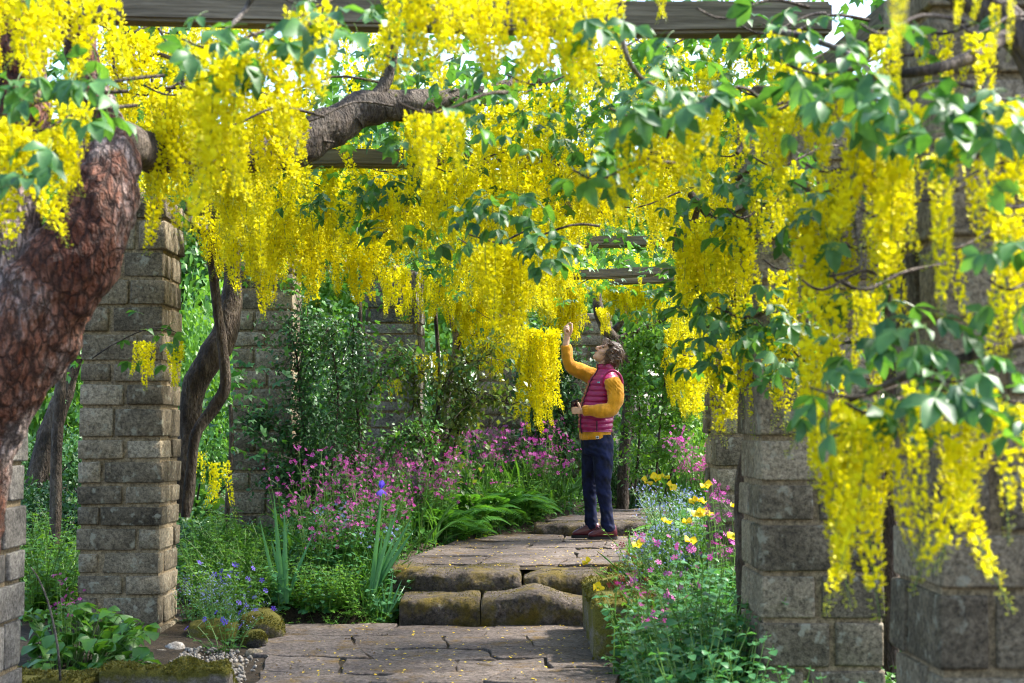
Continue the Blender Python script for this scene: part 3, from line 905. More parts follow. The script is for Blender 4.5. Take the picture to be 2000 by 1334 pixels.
def cluster(key, x0, x1, y0, y1, d, kind='full', dens=1.0, leaves=0, ls=1.0, dd=.14, hang=True, tap=.22):
    """racemes filling a hanging bunch; x0..y1 in photo pixels at distance d"""
    pm = FPX / d
    wm = (x1 - x0) / pm
    cols = max(1, int(round(wm / .036 * dens)))
    for c in range(cols):
        f = (c + .5) / cols + R_.uniform(-.3, .3) / cols
        px = x0 + (x1 - x0) * f
        side = abs(2 * f - 1)
        bot = y1 - (y1 - y0) * (tap * side ** 1.5 + R_.uniform(0, .24))
        L = RLEN[kind] * R_.uniform(.8, 1.15)
        hpx = L * pm
        if hpx > (bot - y0):                      # short bunch: scale the raceme down
            L = max(.12, (bot - y0) / pm)
            hpx = L * pm
        t = bot - hpx
        first = True; dcol = d + R_.uniform(-dd, dd)
        while True:
            p = P(px + R_.uniform(-.1, .1) * 40, t, dcol + R_.uniform(-.03, .03))
            put_raceme(key, p, kind if first or kind != 'loose' else 'full', L / RLEN[kind])
            if t <= y0 + .1 * hpx: break
            t = max(y0, t - hpx * R_.uniform(.6, .85))
            first = False
    if leaves:
        for i in range(leaves):
            px = R_.uniform(x0 - 25, x1 + 25); py = y0 + R_.gauss(0, 26)
            put_leaf(key, P(px, py, d + R_.uniform(-dd - .1, dd)), ls * R_.uniform(.8, 1.3))
    if hang:
        cx = (x0 + x1) / 2
        a = P(x0 - 10, y0 - 14, d); b = P(cx, y0 + 6, d); c_ = P(x1 + 40, y0 - 30, d + .1); e = c_ + Vector((R_.uniform(.05, .2), .12, R_.uniform(-.01, .05)))
        twig(key, [a, b, c_, e], .003, .006, name='twig')

# --- trunks and limbs
def limb(key, pts, radii, seg=14, rough=.3, mat='bark', name='limb', rs=7, n=None):
    root = TREES[key]
    mb = MB()
    tube(mb, [local(root, p) for p in pts], radii, seg, n or (len(pts) - 1) * 6, 0, rough, rs, R_.random() * 20)
    if mat == 'bark_red':      # flaking plates: ridged relief along the stem
        V = mb.v[0]; C = np.repeat(V.reshape(-1, seg, 3).mean(axis=1), seg, axis=0)
        for i in range(len(V)):
            q = Vector(V[i]); o = (q - Vector(C[i])).normalized()
            a = nz((q.x, q.y, q.z * .35), 16, 3); b = nz((q.x, q.y, q.z * .5), 34, 8)
            e = .006 * (1 - abs(a) * 3) + .004 * (1 if b > .08 else -1 if b < -.12 else 0) + .008 * nz(q, 6, 1)
            V[i] = (q + o * e)[:]
    return mb.obj(name, M[mat], root)

d = 5.0
limb('fl', [P(-110, 1420, d), P(-85, 1150, d), P(-66, 960, d), P(-26, 810, d), P(45, 655, d), P(125, 530, d), P(190, 410, d + .05), P(212, 300, d + .1), P(190, 200, d + .2), P(150, 60, d + .3), P(120, -80, d + .3)],
     [.16, .125, .115, .13, .175, .155, .13, .09, .06, .05, .045], 72, .2, 'bark_red', 'trunk', 5, 200)
limb('fl', [P(-40, 760, d + .02), P(10, 600, d), P(0, 470, d), P(20, 330, d), P(40, 200, d), P(30, 20, d)], [.1, .13, .12, .1, .085, .07], 48, .2, 'bark_red', 'limb', 5, 110)
limb('fl', [P(215, 270, d + .1), P(330, 300, 5.6), P(430, 300, 6.0), P(560, 300, 6.3), P(640, 250, 6.5), P(720, 215, 6.6), P(810, 205, 6.7), P(920, 190, 6.9), P(1060, 150, 7.2)],
     [.07, .075, .07, .075, .085, .08, .075, .045, .03], 18, .3, 'bark', 'limb', 7)
limb('fl', [P(690, 235, 6.55), P(745, 175, 6.6), P(765, 110, 6.6), P(770, -10, 6.5)], [.055, .03, .026, .022], 10, .2)
for pts, r in [([(250, 60), (265, 130), (300, 105), (350, 125), (357, 165)], .012), ([(222, 60), (222, 130), (240, 165)], .008), ([(310, 55), (335, 100), (352, 125)], .006),
               ([(285, 150), (300, 170), (362, 172)], .009), ([(330, 175), (315, 215), (305, 260), (330, 320)], .012), ([(252, 70), (247, 100), (262, 130)], .008)]:
    twig('fl', [P(x, y, 5.7) for x, y in pts], r, r * .6)
# mid left stems
d = 9.4
limb('ml', [P(352, 1000, d), P(368, 850, d), P(378, 760, d), P(420, 690, d), P(447, 620, d + .05), P(455, 540, d + .1), P(450, 440, d + .1), P(470, 330, d - .3)], [.075, .07, .075, .09, .08, .06, .055, .05], 16, .2)
limb('ml', [P(362, 1010, d - .35), P(372, 930, d - .35), P(382, 850, d - .35), P(415, 800, d - .3), P(440, 755, d - .3), P(435, 680, d - .3), P(424, 600, d - .3), P(415, 500, d - .3), P(420, 420, d - .4), P(450, 340, d - .5)],
     [.03, .03, .034, .04, .035, .03, .03, .032, .03, .025], 12, .2)
limb('ml', [P(428, 650, d - .42), P(426, 560, d - .42), P(430, 460, d - .45), P(432, 420, d - .45)], [.005, .007, .007, .006], 6, .1, 'bark_grey', 'twig')
# right stems
limb('mr', [P(1452, 1300, 6.55), P(1452, 1100, 6.5), P(1447, 950, 6.5), P(1470, 800, 6.5), P(1440, 600, 6.5), P(1400, 450, 6.6), P(1350, 380, 6.8)], [.034, .03, .03, .028, .026, .024, .02], 12, .3, name='trunk')
limb('br', [P(1738, 1450, 6.35), P(1740, 1000, 6.35), P(1735, 500, 6.35), P(1650, 250, 6.2), P(1520, 200, 5.6), P(1440, 300, 5.4)], [.04, .035, .03, .024, .016, .008], 10, .3, name='trunk')
limb('br', [P(1735, 560, 6.3), P(1640, 560, 5.55), P(1540, 590, 5.4), P(1460, 620, 5.6), P(1400, 600, 5.9)], [.016, .012, .010, .007, .004], 8, .3)
limb('mr', [P(1325, 490, 7.2), P(1330, 455, 7.2), P(1352, 440, 7.2), P(1366, 400, 7.1), P(1400, 330, 7.0)], [.03, .032, .02, .016, .014], 10, .3)
limb('fr', [P(2240, 1700, 3.7), P(2200, 1200, 3.7), P(2160, 700, 3.7), P(2110, 300, 3.7), P(1980, 60, 3.8), P(1800, -60, 3.9), P(1600, -90, 4.0), P(1400, -60, 4.2), P(1250, -30, 4.3)], [.09, .08, .07, .065, .05, .04, .03, .02, .014], 14, .3, name='trunk')
limb('fr', [P(1980, 60, 3.8), P(1900, 110, 3.6), P(1800, 140, 3.5), P(1700, 150, 3.6), P(1600, 190, 3.9)], [.022, .018, .014, .011, .007], 9, .3)
limb('fr', [P(2150, 640, 3.6), P(2020, 660, 3.4), P(1880, 700, 3.3), P(1760, 740, 3.35), P(1640, 790, 3.5)], [.02, .014, .011, .008, .005], 9, .3)
twig('fr', [P(1215, 70, 3.9), P(1225, 110, 3.9), P(1250, 150, 3.95), P(1290, 178, 4.0)], .008, .006, 'bark_grey')
twig('fr', [P(1300, 270, 3.9), P(1318, 240, 3.9), P(1360, 200, 4.0)], .007, .006, 'bark_grey')
twig('fr', [P(1510, 60, 4.0), P(1580, 75, 4.0), P(1680, 120, 3.9), P(1730, 200, 3.8)], .01, .006, 'bark_grey')
twig('fr', [P(1650, 380, 4.2), P(1672, 450, 4.2), P(1680, 520, 4.2), P(1620, 540, 4.2)], .006, .004, 'bark_grey')
twig('fr', [P(1990, 310, 3.4), P(1920, 330, 3.4), P(1860, 360, 3.4)], .005, .003, 'bark_grey')
twig('fl', [P(495, -10, 4.2), P(475, 25, 4.2), P(440, 60, 4.1)], .01, .006, 'bark_grey')
# far left stems
for pts, r in [([(865, 900), (872, 800), (880, 740), (890, 660), (880, 610), (905, 560), (900, 470)], .03), ([(890, 700), (900, 655), (915, 620), (912, 560), (925, 500)], .022), ([(893, 668), (905, 655), (935, 652), (960, 640)], .016),
               ([(855, 860), (856, 700), (850, 600), (858, 560)], .02), ([(910, 645), (922, 620), (925, 590)], .012)]:
    limb('ld', [P(x, y, 13.75) for x, y in pts], [r * 1.25, r] + [r * .9] * (len(pts) - 2), 10, .2, 'bark_grey' if r > .025 else 'bark')
# behind the woman
for pts, r, dd_ in [([(1215, 1000), (1222, 850), (1228, 760), (1222, 700), (1205, 668), (1180, 640), (1168, 600), (1165, 540)], .06, 16.2), ([(1200, 665), (1235, 650), (1262, 640), (1300, 620), (1330, 595)], .03, 16.2),
                    ([(1192, 652), (1215, 625), (1222, 580)], .035, 16.3), ([(1244, 645), (1244, 625), (1250, 612)], .014, 16.2), ([(1268, 638), (1272, 620), (1270, 605)], .012, 16.2)]:
    limb('rd', [P(x, y, dd_) for x, y in pts], [r * 1.2] + [r] * (len(pts) - 2) + [r * .6], 12, .2, 'bark')

# --- named bunches of blossom (pixels of the photograph, distance)
cl = cluster
# front left
cl('fl', -30, 110, -40, 250, 4.2, leaves=4); cl('fl', 100, 225, -40, 240, 4.3)
cl('fl', -20, 60, 220, 535, 4.1, leaves=2); cl('fl', 40, 115, 250, 505, 4.05); cl('fl', 95, 180, 190, 430, 4.15)
cl('fl', 205, 300, 40, 240, 6.0, dens=.8); cl('fl', 225, 345, 180, 400, 5.7, leaves=3); cl('fl', 275, 345, 330, 512, 5.5)
cl('fl', 365, 480, 90, 480, 3.9, leaves=9); cl('fl', 350, 420, 170, 330, 4.2)
cl('fl', 495, 570, 75, 330, 3.9, leaves=6); cl('fl', 565, 655, 10, 255, 3.9, leaves=6)
cl('fl', 380, 520, 300, 500, 6.2, dens=.9)
# overhead middle
cl('ov', 690, 760, 20, 150, 4.5, leaves=5)
cl('ov', 755, 910, -40, 195, 4.0, leaves=2, dens=1.3, tap=.1); cl('ov', 880, 1070, -40, 195, 3.95, dens=1.4, tap=.1); cl('ov', 1040, 1205, -20, 225, 3.95, leaves=2, dens=1.4, tap=.1)
cl('ov', 790, 905, 215, 385, 4.1, leaves=6, tap=.1); cl('ov', 1128, 1215, 345, 445, 3.9, leaves=4)
cl('ov', 1000, 1110, 160, 330, 6.0, leaves=6, dens=.7, kind='loose'); cl('ov', 900, 1010, 200, 380, 6.2, dens=.8, leaves=5)
cl('ov', 920, 1075, 470, 715, 6.0, kind='long', leaves=4); cl('ov', 905, 990, 480, 600, 6.2)
cl('ov', 840, 930, 330, 520, 6.8)
# front right
cl('fr', 1200, 1310, 225, 440, 3.9, leaves=8); cl('fr', 1295, 1400, 200, 420, 3.9, leaves=7); cl('fr', 1370, 1460, 30, 310, 4.2, leaves=5)
cl('fr', 1270, 1320, -30, 65, 4.4); cl('fr', 1480, 1545, 210, 410, 4.0, leaves=4); cl('fr', 1545, 1690, 140, 390, 3.9, leaves=5, dens=1.1)
cl('fr', 1665, 1785, 190, 590, 3.6, leaves=6, dens=1.2, tap=.12); cl('fr', 1575, 1660, 330, 480, 4.2); cl('fr', 1440, 1490, 230, 340, 4.3); cl('fr', 1560, 1655, 370, 720, 4.3, leaves=6, dens=1.15); cl('fr', 1640, 1720, 480, 620, 4.3, kind='loose')
cl('fr', 1808, 1872, 270, 570, 3.3, kind='loose', leaves=5, dens=.75); cl('fr', 1925, 2020, 190, 520, 3.3, leaves=5, dens=1.1); cl('fr', 1945, 2030, 400, 700, 3.3, kind='loose')
cl('fr', 1590, 1750, 770, 1290, 3.4, kind='long', leaves=9, tap=.2, dens=.8); cl('fr', 1575, 1640, 560, 1010, 3.9, kind='long', dens=.7, tap=.1); cl('fr', 1650, 1730, 560, 830, 3.7, kind='long', dens=.6); cl('fr', 1660, 1740, 800, 1100, 3.35, leaves=4); cl('fr', 1780, 1945, 740, 1260, 3.2, kind='long', leaves=8, dens=.7, tap=.2); cl('fr', 1815, 1865, 380, 640, 3.4, kind='long', dens=.8); cl('fr', 1930, 2000, 420, 760, 3.4, kind='long', dens=.7)
cl('fr', 1940, 2040, 780, 1130, 3.2, kind='loose', leaves=7, dens=.8)
cl('fr', 1700, 1790, -60, 110, 1.9, dens=.55, hang=False); cl('fr', 1870, 1930, -30, 90, 3.0); cl('fr', 1930, 1985, 0, 150, 3.0, kind='loose')
cl('fr', 1690, 1760, 60, 260, 3.4, leaves=3)
cl('fl', 290, 390, 180, 440, 5.3, dens=1.2); cl('fl', 400, 500, 240, 440, 5.4, dens=1.1); cl('fl', 480, 610, 180, 410, 5.6, dens=1.2); cl('fl', 380, 500, 30, 220, 5.4); cl('fl', 560, 650, 230, 330, 6.0, dens=.7); cl('fl', 200, 300, 60, 300, 5.6); cl('fl', 300, 380, 60, 240, 6.2, dens=.8)
cl('ov', 1180, 1240, 90, 240, 5.8, dens=.6, kind='loose', leaves=4); cl('mr', 1250, 1330, 90, 260, 6.6, dens=.5, kind='loose', leaves=10); cl('br', 1440, 1520, 180, 400, 5.4); cl('fr', 1500, 1580, 60, 230, 4.6, dens=.8, leaves=3)
cl('mr', 1180, 1300, 400, 470, 7.5); cl('ov', 640, 700, 60, 130, 5.6, dens=.6); cl('br', 1460, 1560, 380, 480, 5.5, dens=.6, leaves=6); cl('ov', 1080, 1190, 330, 470, 7.5); cl('ov', 700, 830, 330, 500, 8)
cl('br', 1480, 1560, 320, 540, 5.2, leaves=6); cl('br', 1430, 1475, 420, 700, 5.4, kind='long', dens=.8); cl('br', 1500, 1560, 520, 800, 5.2, kind='long', dens=.6); cl('mr', 1380, 1440, 420, 640, 6.0, kind='long', dens=.8); cl('fr', 1525, 1600, 120, 340, 4.4); cl('fr', 1735, 1800, 300, 600, 3.7, kind='loose', dens=.8); cl('fr', 1868, 1930, 300, 540, 3.4, kind='loose', dens=.7, leaves=3)
cl('fr', 1940, 2010, 560, 790, 3.3, kind='loose', leaves=4); cl('br', 1590, 1640, 680, 860, 5.0, kind='loose', leaves=4); cl('fr', 1690, 1760, 420, 700, 4.0, kind='long', dens=.6); cl('fr', 1450, 1540, 60, 300, 4.6, dens=.8); cl('fr', 1560, 1600, 700, 980, 4.3, kind='long', dens=.7); cl('fr', 1880, 1940, 60, 330, 3.6, dens=.7); cl('fr', 1640, 1740, 560, 760, 4.2, kind='long', dens=.6, leaves=5); cl('fr', 1790, 1900, 60, 240, 3.8, dens=.8, leaves=3); cl('fr', 1830, 1900, 480, 700, 3.5, kind='loose', dens=.6)
cl('ml', 650, 800, 50, 170, 7.4, dens=.9, leaves=4); cl('ml', 790, 900, 120, 260, 7.6, dens=.7); cl('mr', 1100, 1340, 50, 260, 7.4, dens=.75, leaves=6); cl('ml', 960, 1100, 200, 330, 7.8, dens=.8); cl('ml', 280, 420, 40, 160, 6.8, dens=.8); cl('mr', 1360, 1480, 60, 230, 6.9, dens=.7)
# mid left
cl('ml', 455, 560, 330, 650, 8.3, kind='full'); cl('ml', 515, 560, 400, 675, 8.1, kind='long'); cl('ml', 560, 650, 380, 620, 8.5, leaves=5); cl('ml', 430, 480, 380, 560, 8.4)
cl('ml', 640, 745, 470, 612, 9.0, leaves=4); cl('ml', 600, 700, 360, 500, 8.0, leaves=7); cl('ml', 390, 460, 420, 560, 8.6)
cl('ml', 256, 302, 665, 775, 7.9, kind='full', leaves=7, dens=1.1, hang=False); cl('ml', 330, 352, 665, 775, 7.9, leaves=4, dens=1.2, hang=False)
twig('ml', [P(180, 700, 7.95), P(230, 668, 7.9), P(300, 640, 7.9), P(360, 655, 7.9)], .004, .003)
cl('ml', 740, 800, 520, 628, 11.5, leaves=4); cl('ml', 680, 800, 400, 560, 9.6, leaves=5)
cl('ml', 385, 400, 880, 990, 10.2, dens=1.5, kind='loose', leaves=3, hang=False); cl('ml', 415, 445, 900, 1040, 10.4, kind='loose', leaves=3, hang=False)
# mid right
cl('mr', 1395, 1480, 420, 660, 6.3, leaves=10); cl('mr', 1330, 1420, 430, 700, 6.6, leaves=10); cl('mr', 1370, 1450, 640, 910, 6.3, kind='long', leaves=10, dens=1.1)
cl('br', 1440, 1500, 600, 870, 5.9, kind='loose', leaves=6); cl('br', 1490, 1535, 640, 880, 5.3, kind='loose', leaves=10); cl('mr', 1315, 1390, 690, 830, 7.2, leaves=5)
cl('mr', 1370, 1480, 300, 450, 6.4, leaves=14, dens=.6)
cl('br', 1530, 1580, 700, 890, 5.3, kind='loose', leaves=5, dens=.8)
# far
cl('ld', 820, 900, 480, 650, 13.0, leaves=4); cl('ld', 860, 940, 530, 650, 13.4, kind='loose', leaves=8); cl('ld', 780, 880, 690, 770, 12.6, dens=.8, kind='loose', leaves=10, hang=False)
cl('ld', 930, 1010, 660, 755, 12.8, leaves=5, hang=False); cl('ld', 1010, 1085, 640, 860, 13.3, dens=1.6, leaves=10, hang=False, tap=.1); cl('ld', 730, 790, 740, 790, 12.6, dens=.7, hang=False)
cl('ld', 1060, 1140, 560, 690, 13.6, dens=1.4, leaves=4); cl('ld', 1020, 1110, 480, 640, 13.0, dens=1.4)
cl('ld', 880, 960, 560, 720, 13.4, kind='long', dens=1.1); cl('ld', 940, 1010, 620, 760, 13.2, kind='long', dens=.9); cl('ld', 790, 850, 560, 660, 13.0, kind='loose', dens=.8)
cl('rd', 1120, 1180, 540, 600, 15.5, dens=1.6); cl('rd', 1180, 1310, 540, 645, 15.6, dens=1.6, leaves=8); cl('rd', 1165, 1195, 600, 660, 15.8, dens=1.4, hang=False); cl('rd', 1300, 1375, 640, 830, 12.5, dens=1.3, leaves=12, hang=False, tap=.1)

# specific leaf sprays
for (key, x, y, dd_, n, sp, s) in [('fl', 60, 165, 4.0, 12, 55, 1.15), ('fl', 165, 150, 4.0, 12, 45, 1.1), ('fl', 90, 285, 3.95, 7, 30, 1.15), ('fl', 40, 335, 3.9, 7, 32, 1.3), ('fl', 190, 215, 4.05, 5, 20, 1.1),
                                   ('fl', 430, 85, 3.8, 10, 45, 1.1), ('fl', 540, 55, 3.8, 10, 40, 1.1), ('fl', 600, 40, 3.7, 6, 40, 1.2), ('fl', 720, 40, 4.3, 10, 55, 1.1), ('fl', 760, 120, 4.8, 7, 25, 1.0),
                                   ('ov', 1000, 415, 5.7, 40, 62, 1.15), ('ov', 930, 400, 5.8, 12, 25, 1.1), ('ov', 1060, 470, 5.7, 14, 28, 1.1), ('ov', 1180, 310, 4.2, 14, 40, 1.1), ('ov', 1040, 230, 6.0, 14, 60, 1.1),
                                   ('ov', 930, 200, 5.5, 10, 50, 1.1), ('ov', 760, 360, 7.0, 34, 60, 1.25), ('ov', 720, 330, 7.2, 20, 60, 1.2), ('ov', 640, 400, 7.3, 24, 40, 1.2), ('ov', 780, 440, 7.2, 10, 30, 1.2),
                                   ('ov', 1140, 290, 6.0, 12, 50, 1.2), ('ov', 880, 130, 5.6, 8, 50, 1.1),
                                   ('fr', 1190, 30, 3.8, 12, 45, 1.1), ('fr', 1340, 170, 3.7, 16, 45, 1.15), ('fr', 1240, 200, 3.7, 10, 35, 1.15), ('fr', 1360, 60, 4.0, 10, 50, 1.1), ('fr', 1480, 40, 3.8, 14, 50, 1.1),
                                   ('fr', 1560, 50, 3.8, 16, 60, 1.1), ('fr', 1620, 140, 3.5, 14, 50, 1.15), ('fr', 1690, 170, 3.3, 16, 55, 1.1), ('fr', 1840, 230, 3.1, 16, 60, 1.1), ('fr', 1960, 200, 3.2, 14, 55, 1.1),
                                   ('fr', 1600, 400, 4.2, 12, 40, 1.15), ('fr', 1680, 640, 3.6, 10, 50, 1.1), ('fr', 1800, 630, 3.3, 12, 50, 1.1), ('fr', 1860, 700, 3.2, 9, 60, 1.05), ('fr', 1700, 780, 3.3, 10, 70, 1.05), ('fr', 1960, 460, 3.2, 8, 30, 1.0),
                                   ('fr', 1890, 760, 3.1, 12, 60, 1.1),
                                   ('mr', 1260, 130, 6.4, 24, 60, 1.2), ('br', 1440, 370, 5.6, 30, 55, 1.15), ('br', 1510, 330, 5.4, 20, 50, 1.1), ('mr', 1350, 580, 6.6, 24, 50, 1.15), ('mr', 1400, 660, 6.2, 30, 60, 1.15),
                                   ('br', 1500, 620, 5.3, 34, 65, 1.15), ('br', 1540, 700, 5.2, 16, 40, 1.1), ('br', 1420, 600, 5.8, 24, 50, 1.1), ('br', 1480, 440, 5.5, 16, 40, 1.1), ('mr', 1260, 585, 9.0, 10, 40, 1.2)]:
    for i in range(n):
        p = P(x + R_.gauss(0, sp * .7), y + R_.gauss(0, sp * .5), dd_ + R_.gauss(0, .1))
        # leaves lie outward and hang
        a = math.atan2(p.y - P(x, y, dd_).y - .05, p.x - P(x, y, dd_).x) - math.pi / 2
        put_leaf(key, p, s * R_.uniform(.75, 1.25), (R_.gauss(-.55, .35), R_.gauss(0, .3), a + R_.gauss(0, .6)))

# --- the rest of the roof: racemes and leaves hanging all along the pergola
ENV = [(0, 380), (60, 430), (150, 380), (230, 390), (300, 420), (370, 450), (450, 560), (540, 600), (640, 560), (700, 545), (740, 535), (800, 520), (850, 560), (930, 640), (1080, 625), (1180, 580),
       (1300, 600), (1320, 720), (1400, 800), (1470, 700), (1560, 560), (1700, 600), (2000, 600)]
def roof_c(y): return lerp_list([(3, -.3), (8, -.45), (11, -.4), (13, .1), (16, 1.1), (20, 2.6)], y)
fill = [MB() for _ in range(3)]
pend = []
tries = 0
while len(pend) < 1400 and tries < 14000:
    tries += 1
    y = R_.uniform(6.6, 18.0)
    x = roof_c(y) + R_.uniform(-1.9, 1.9)
    kind = R_.choice(['full', 'full', 'long', 'loose'])
    s = R_.uniform(.7, 1.05)
    z = R_.uniform(2.15, 2.95)
    pb = proj((x, y, z - RLEN[kind] * s))
    if pb[0] < -150 or pb[0] > 2150: continue
    if pb[1] > lerp_list(ENV, pb[0]) - R_.uniform(0, 30): continue
    if pb[1] < -60: continue
    pend.append((x, y, z, kind, s))
pend.sort(key=lambda q: q[1])
for (x, y, z, kind, s) in pend:
    c = roof_c(y)
    key = ('ml' if x < c else 'mr') if y < 10.5 else ('ld' if x < c else 'rd')
    put_raceme(key, Vector((x, y, z)), kind, s)

for key, L_ in OVER.items():
    root = TREES[key]; mb = MB()
    for (p, kind, sc) in L_:
        me = R_.choice(RAC[kind]); nv = len(me.vertices)
        co = np.zeros(nv * 3); me.vertices.foreach_get('co', co); co = co.reshape(-1, 3)
        a = R_.uniform(0, 6.28); ca, sa = math.cos(a), math.sin(a)
        co = co @ np.array([[ca, sa, 0], [-sa, ca, 0], [0, 0, 1]]) * sc + np.array(local(root, p))
        tot = np.zeros(len(me.polygons), int); me.polygons.foreach_get('loop_total', tot)
        mi = np.zeros(len(me.polygons), int); me.polygons.foreach_get('material_index', mi)
        vi = np.zeros(len(me.loops), int); me.loops.foreach_get('vertex_index', vi)
        st = np.zeros(len(me.polygons), int); me.polygons.foreach_get('loop_start', st)
        t3 = tot == 3
        F = vi[st[t3][:, None] + np.arange(3)[None]]
        mb.add(co, F, mi[t3], NP.random(len(F)))
    print('overflow', key, len(L_))
    tag(mb.obj('blossom', [M['petal'], M['bud'], M['stalk']], root), kind='stuff')
print('COUNT', COUNT)

# canopy leaves of each tree: too many to count
TRIT_V, TRIT_F = [], []
for a in (-1.0, 0, 1.0):
    T = leaf_t(.28, .07, .2, False)
    c_, s_ = math.cos(-a), math.sin(-a)
    for v in T[0]:
        TRIT_V.append((v[0] * c_ - v[1] * s_, v[0] * s_ + v[1] * c_ + .5, v[2]))
    for f in T[1]: TRIT_F.append(tuple(i + len(TRIT_V) - len(T[0]) for i in f))
TRIT = (np.array(TRIT_V, float), np.array(TRIT_F))
def canopy(key, n, yr, side, zr):
    root = TREES[key]; mb = MB()
    nc = max(1, n // 26)
    pos = []
    for k in range(nc):
        y = R_.uniform(*yr); c = roof_c(y)
        x = c + (R_.uniform(-2.0, .2) if side < 0 else R_.uniform(1.2, 3.8) if side == 2 else R_.uniform(-.2, 2.0) if side > 0 else R_.uniform(-2, 2))
        z = R_.uniform(*zr)
        for i in range(26):
            pos.append((x + R_.gauss(0, .16), y + R_.gauss(0, .16), z + R_.gauss(0, .09)))
    pos = np.array(pos)
    keep = []
    for p in pos:
        q = proj(p)
        keep.append(q[1] < lerp_list(ENV, q[0]) - 20 and not any(p[1] < far and a < q[0] < c and b - 5 < q[1] < d_ + 5 for (a, b, c, d_, far) in KEEP))
    pos = pos[np.array(keep)]
    n = len(pos)
    D = rand_unit(n); D[:, 2] = D[:, 2] * .4 - .45
    N = np.tile([[0, 0, 1.]], (n, 1)) + NP.normal(size=(n, 3)) * .45
    scatter(mb, TRIT, pos - np.array(root.location)[None], frames(D, N), NP.uniform(.04, .075, n))
    tag(mb.obj('foliage', M['lableaf'], root), kind='stuff')
canopy('fl', 900, (5.5, 8.0), -1, (2.65, 3.1))
canopy('ml', 1500, (7.5, 11.5), -1, (2.45, 3.1))
canopy('fr', 450, (4.5, 7.0), 1, (2.75, 3.1))
canopy('mr', 1100, (6.5, 11.0), 1, (2.45, 3.1))
canopy('mr', 1500, (5.0, 11.0), 2, (2.5, 3.3))  # extra foliage added out to the right to shade the lower path
canopy('ld', 1800, (10.5, 16), -1, (2.3, 3.0))
canopy('rd', 1800, (10.5, 18), 1, (2.3, 3.0))
canopy('ov', 600, (6.0, 9.5), 0, (2.6, 3.1))

# ------------------------------------------------------------------ shrubs, climbers, trees behind
def crown_mesh(seed, n, leafsize, mat, lump=8, T=LEAF4, hollow=.35, spiky=0.0):
    rg = np.random.default_rng(seed)
    cen = rg.normal(size=(lump, 3)); cen /= np.linalg.norm(cen, axis=1, keepdims=True)
    cen *= rg.uniform(.35, .72, (lump, 1)); cen[:, 2] = np.abs(cen[:, 2]) * .9 + .05 * rg.normal(size=lump)
    rad = rg.uniform(.28, .5, lump)
    k = rg.integers(0, lump, n)
    d = rg.normal(size=(n, 3)); d /= np.linalg.norm(d, axis=1, keepdims=True)
    u = rg.uniform(hollow, 1, n) ** .6
    # small twig-scale clumps
    d2 = np.round(d * 2.2 + rg.normal(size=(n, 3)) * .25) / 2.2 * .35 + d * .65
    p = cen[k] + d2 * (rad[k] * u)[:, None]
    p[:, 2] = np.maximum(p[:, 2], -.05 + rg.random(n) * .05)
    p[:, 2] *= 1.0
    D = d * .6 + rg.normal(size=(n, 3)) * .5; D[:, 2] -= .25
    N = d * .5 + np.array([0, 0, 1.]) + rg.normal(size=(n, 3)) * .45
    mb = MB()
    scatter(mb, T, p, frames(D, N), leafsize * rg.uniform(.6, 1.3, n), 0, rg.random(n))
    return mb.mesh('crown', M[mat])

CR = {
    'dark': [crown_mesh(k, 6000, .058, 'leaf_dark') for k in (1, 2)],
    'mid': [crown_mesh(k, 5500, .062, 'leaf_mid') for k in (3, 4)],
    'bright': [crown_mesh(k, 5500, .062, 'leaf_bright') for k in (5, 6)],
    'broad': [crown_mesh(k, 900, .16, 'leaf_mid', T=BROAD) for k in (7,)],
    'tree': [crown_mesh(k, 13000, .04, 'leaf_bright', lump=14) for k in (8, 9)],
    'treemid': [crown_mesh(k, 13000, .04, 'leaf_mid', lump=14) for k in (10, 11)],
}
stem_cache = {}
def stems_mesh(h, kind):
    key = round(h, 1), kind
    if key not in stem_cache:
        mb = MB()
        if kind == 'tree':
            tube(mb, [(0, 0, -.2), (.02, .02, h * .5), (0, .1, h), (.1, .1, h * 1.5)], [.16, .12, .09, .03], 10, 14, 0, .2)
            for a in range(4):
                t = a * 1.6
                tube(mb, [(0, .05, h * .8), (math.cos(t) * .8, math.sin(t) * .8, h * 1.15), (math.cos(t) * 1.4, math.sin(t) * 1.4, h * 1.5)], [.07, .04, .015], 7, 8, 0, .2)
        else:
            for a in range(5):
                t = a * 1.3
                tube(mb, [(0, 0, -.1), (math.cos(t) * .1, math.sin(t) * .1, h * .4), (math.cos(t) * .3, math.sin(t) * .3, h)], [.02, .015, .006], 5, 5, 0, .2)
        stem_cache[key] = mb.mesh('trunk' if kind == 'tree' else 'stem', M['bark'])
    return stem_cache[key]

def shrub(x, y, w, h, kind, label, group=None, base=0.0, dy=None, name='shrub', cat='shrub'):
    z = gz(x, y)
    root = thing(name, label, cat, (x, y, z), R_.uniform(0, 6.28), group)
    o = link('crown', R_.choice(CR[kind]), root, (0, 0, base)); o.scale = (w, dy or w, h)
    s = link('stem' if name == 'shrub' else 'trunk', stems_mesh(max(.4, base + h * .4), 'tree' if name != 'shrub' else 'shrub'), root)
    return root

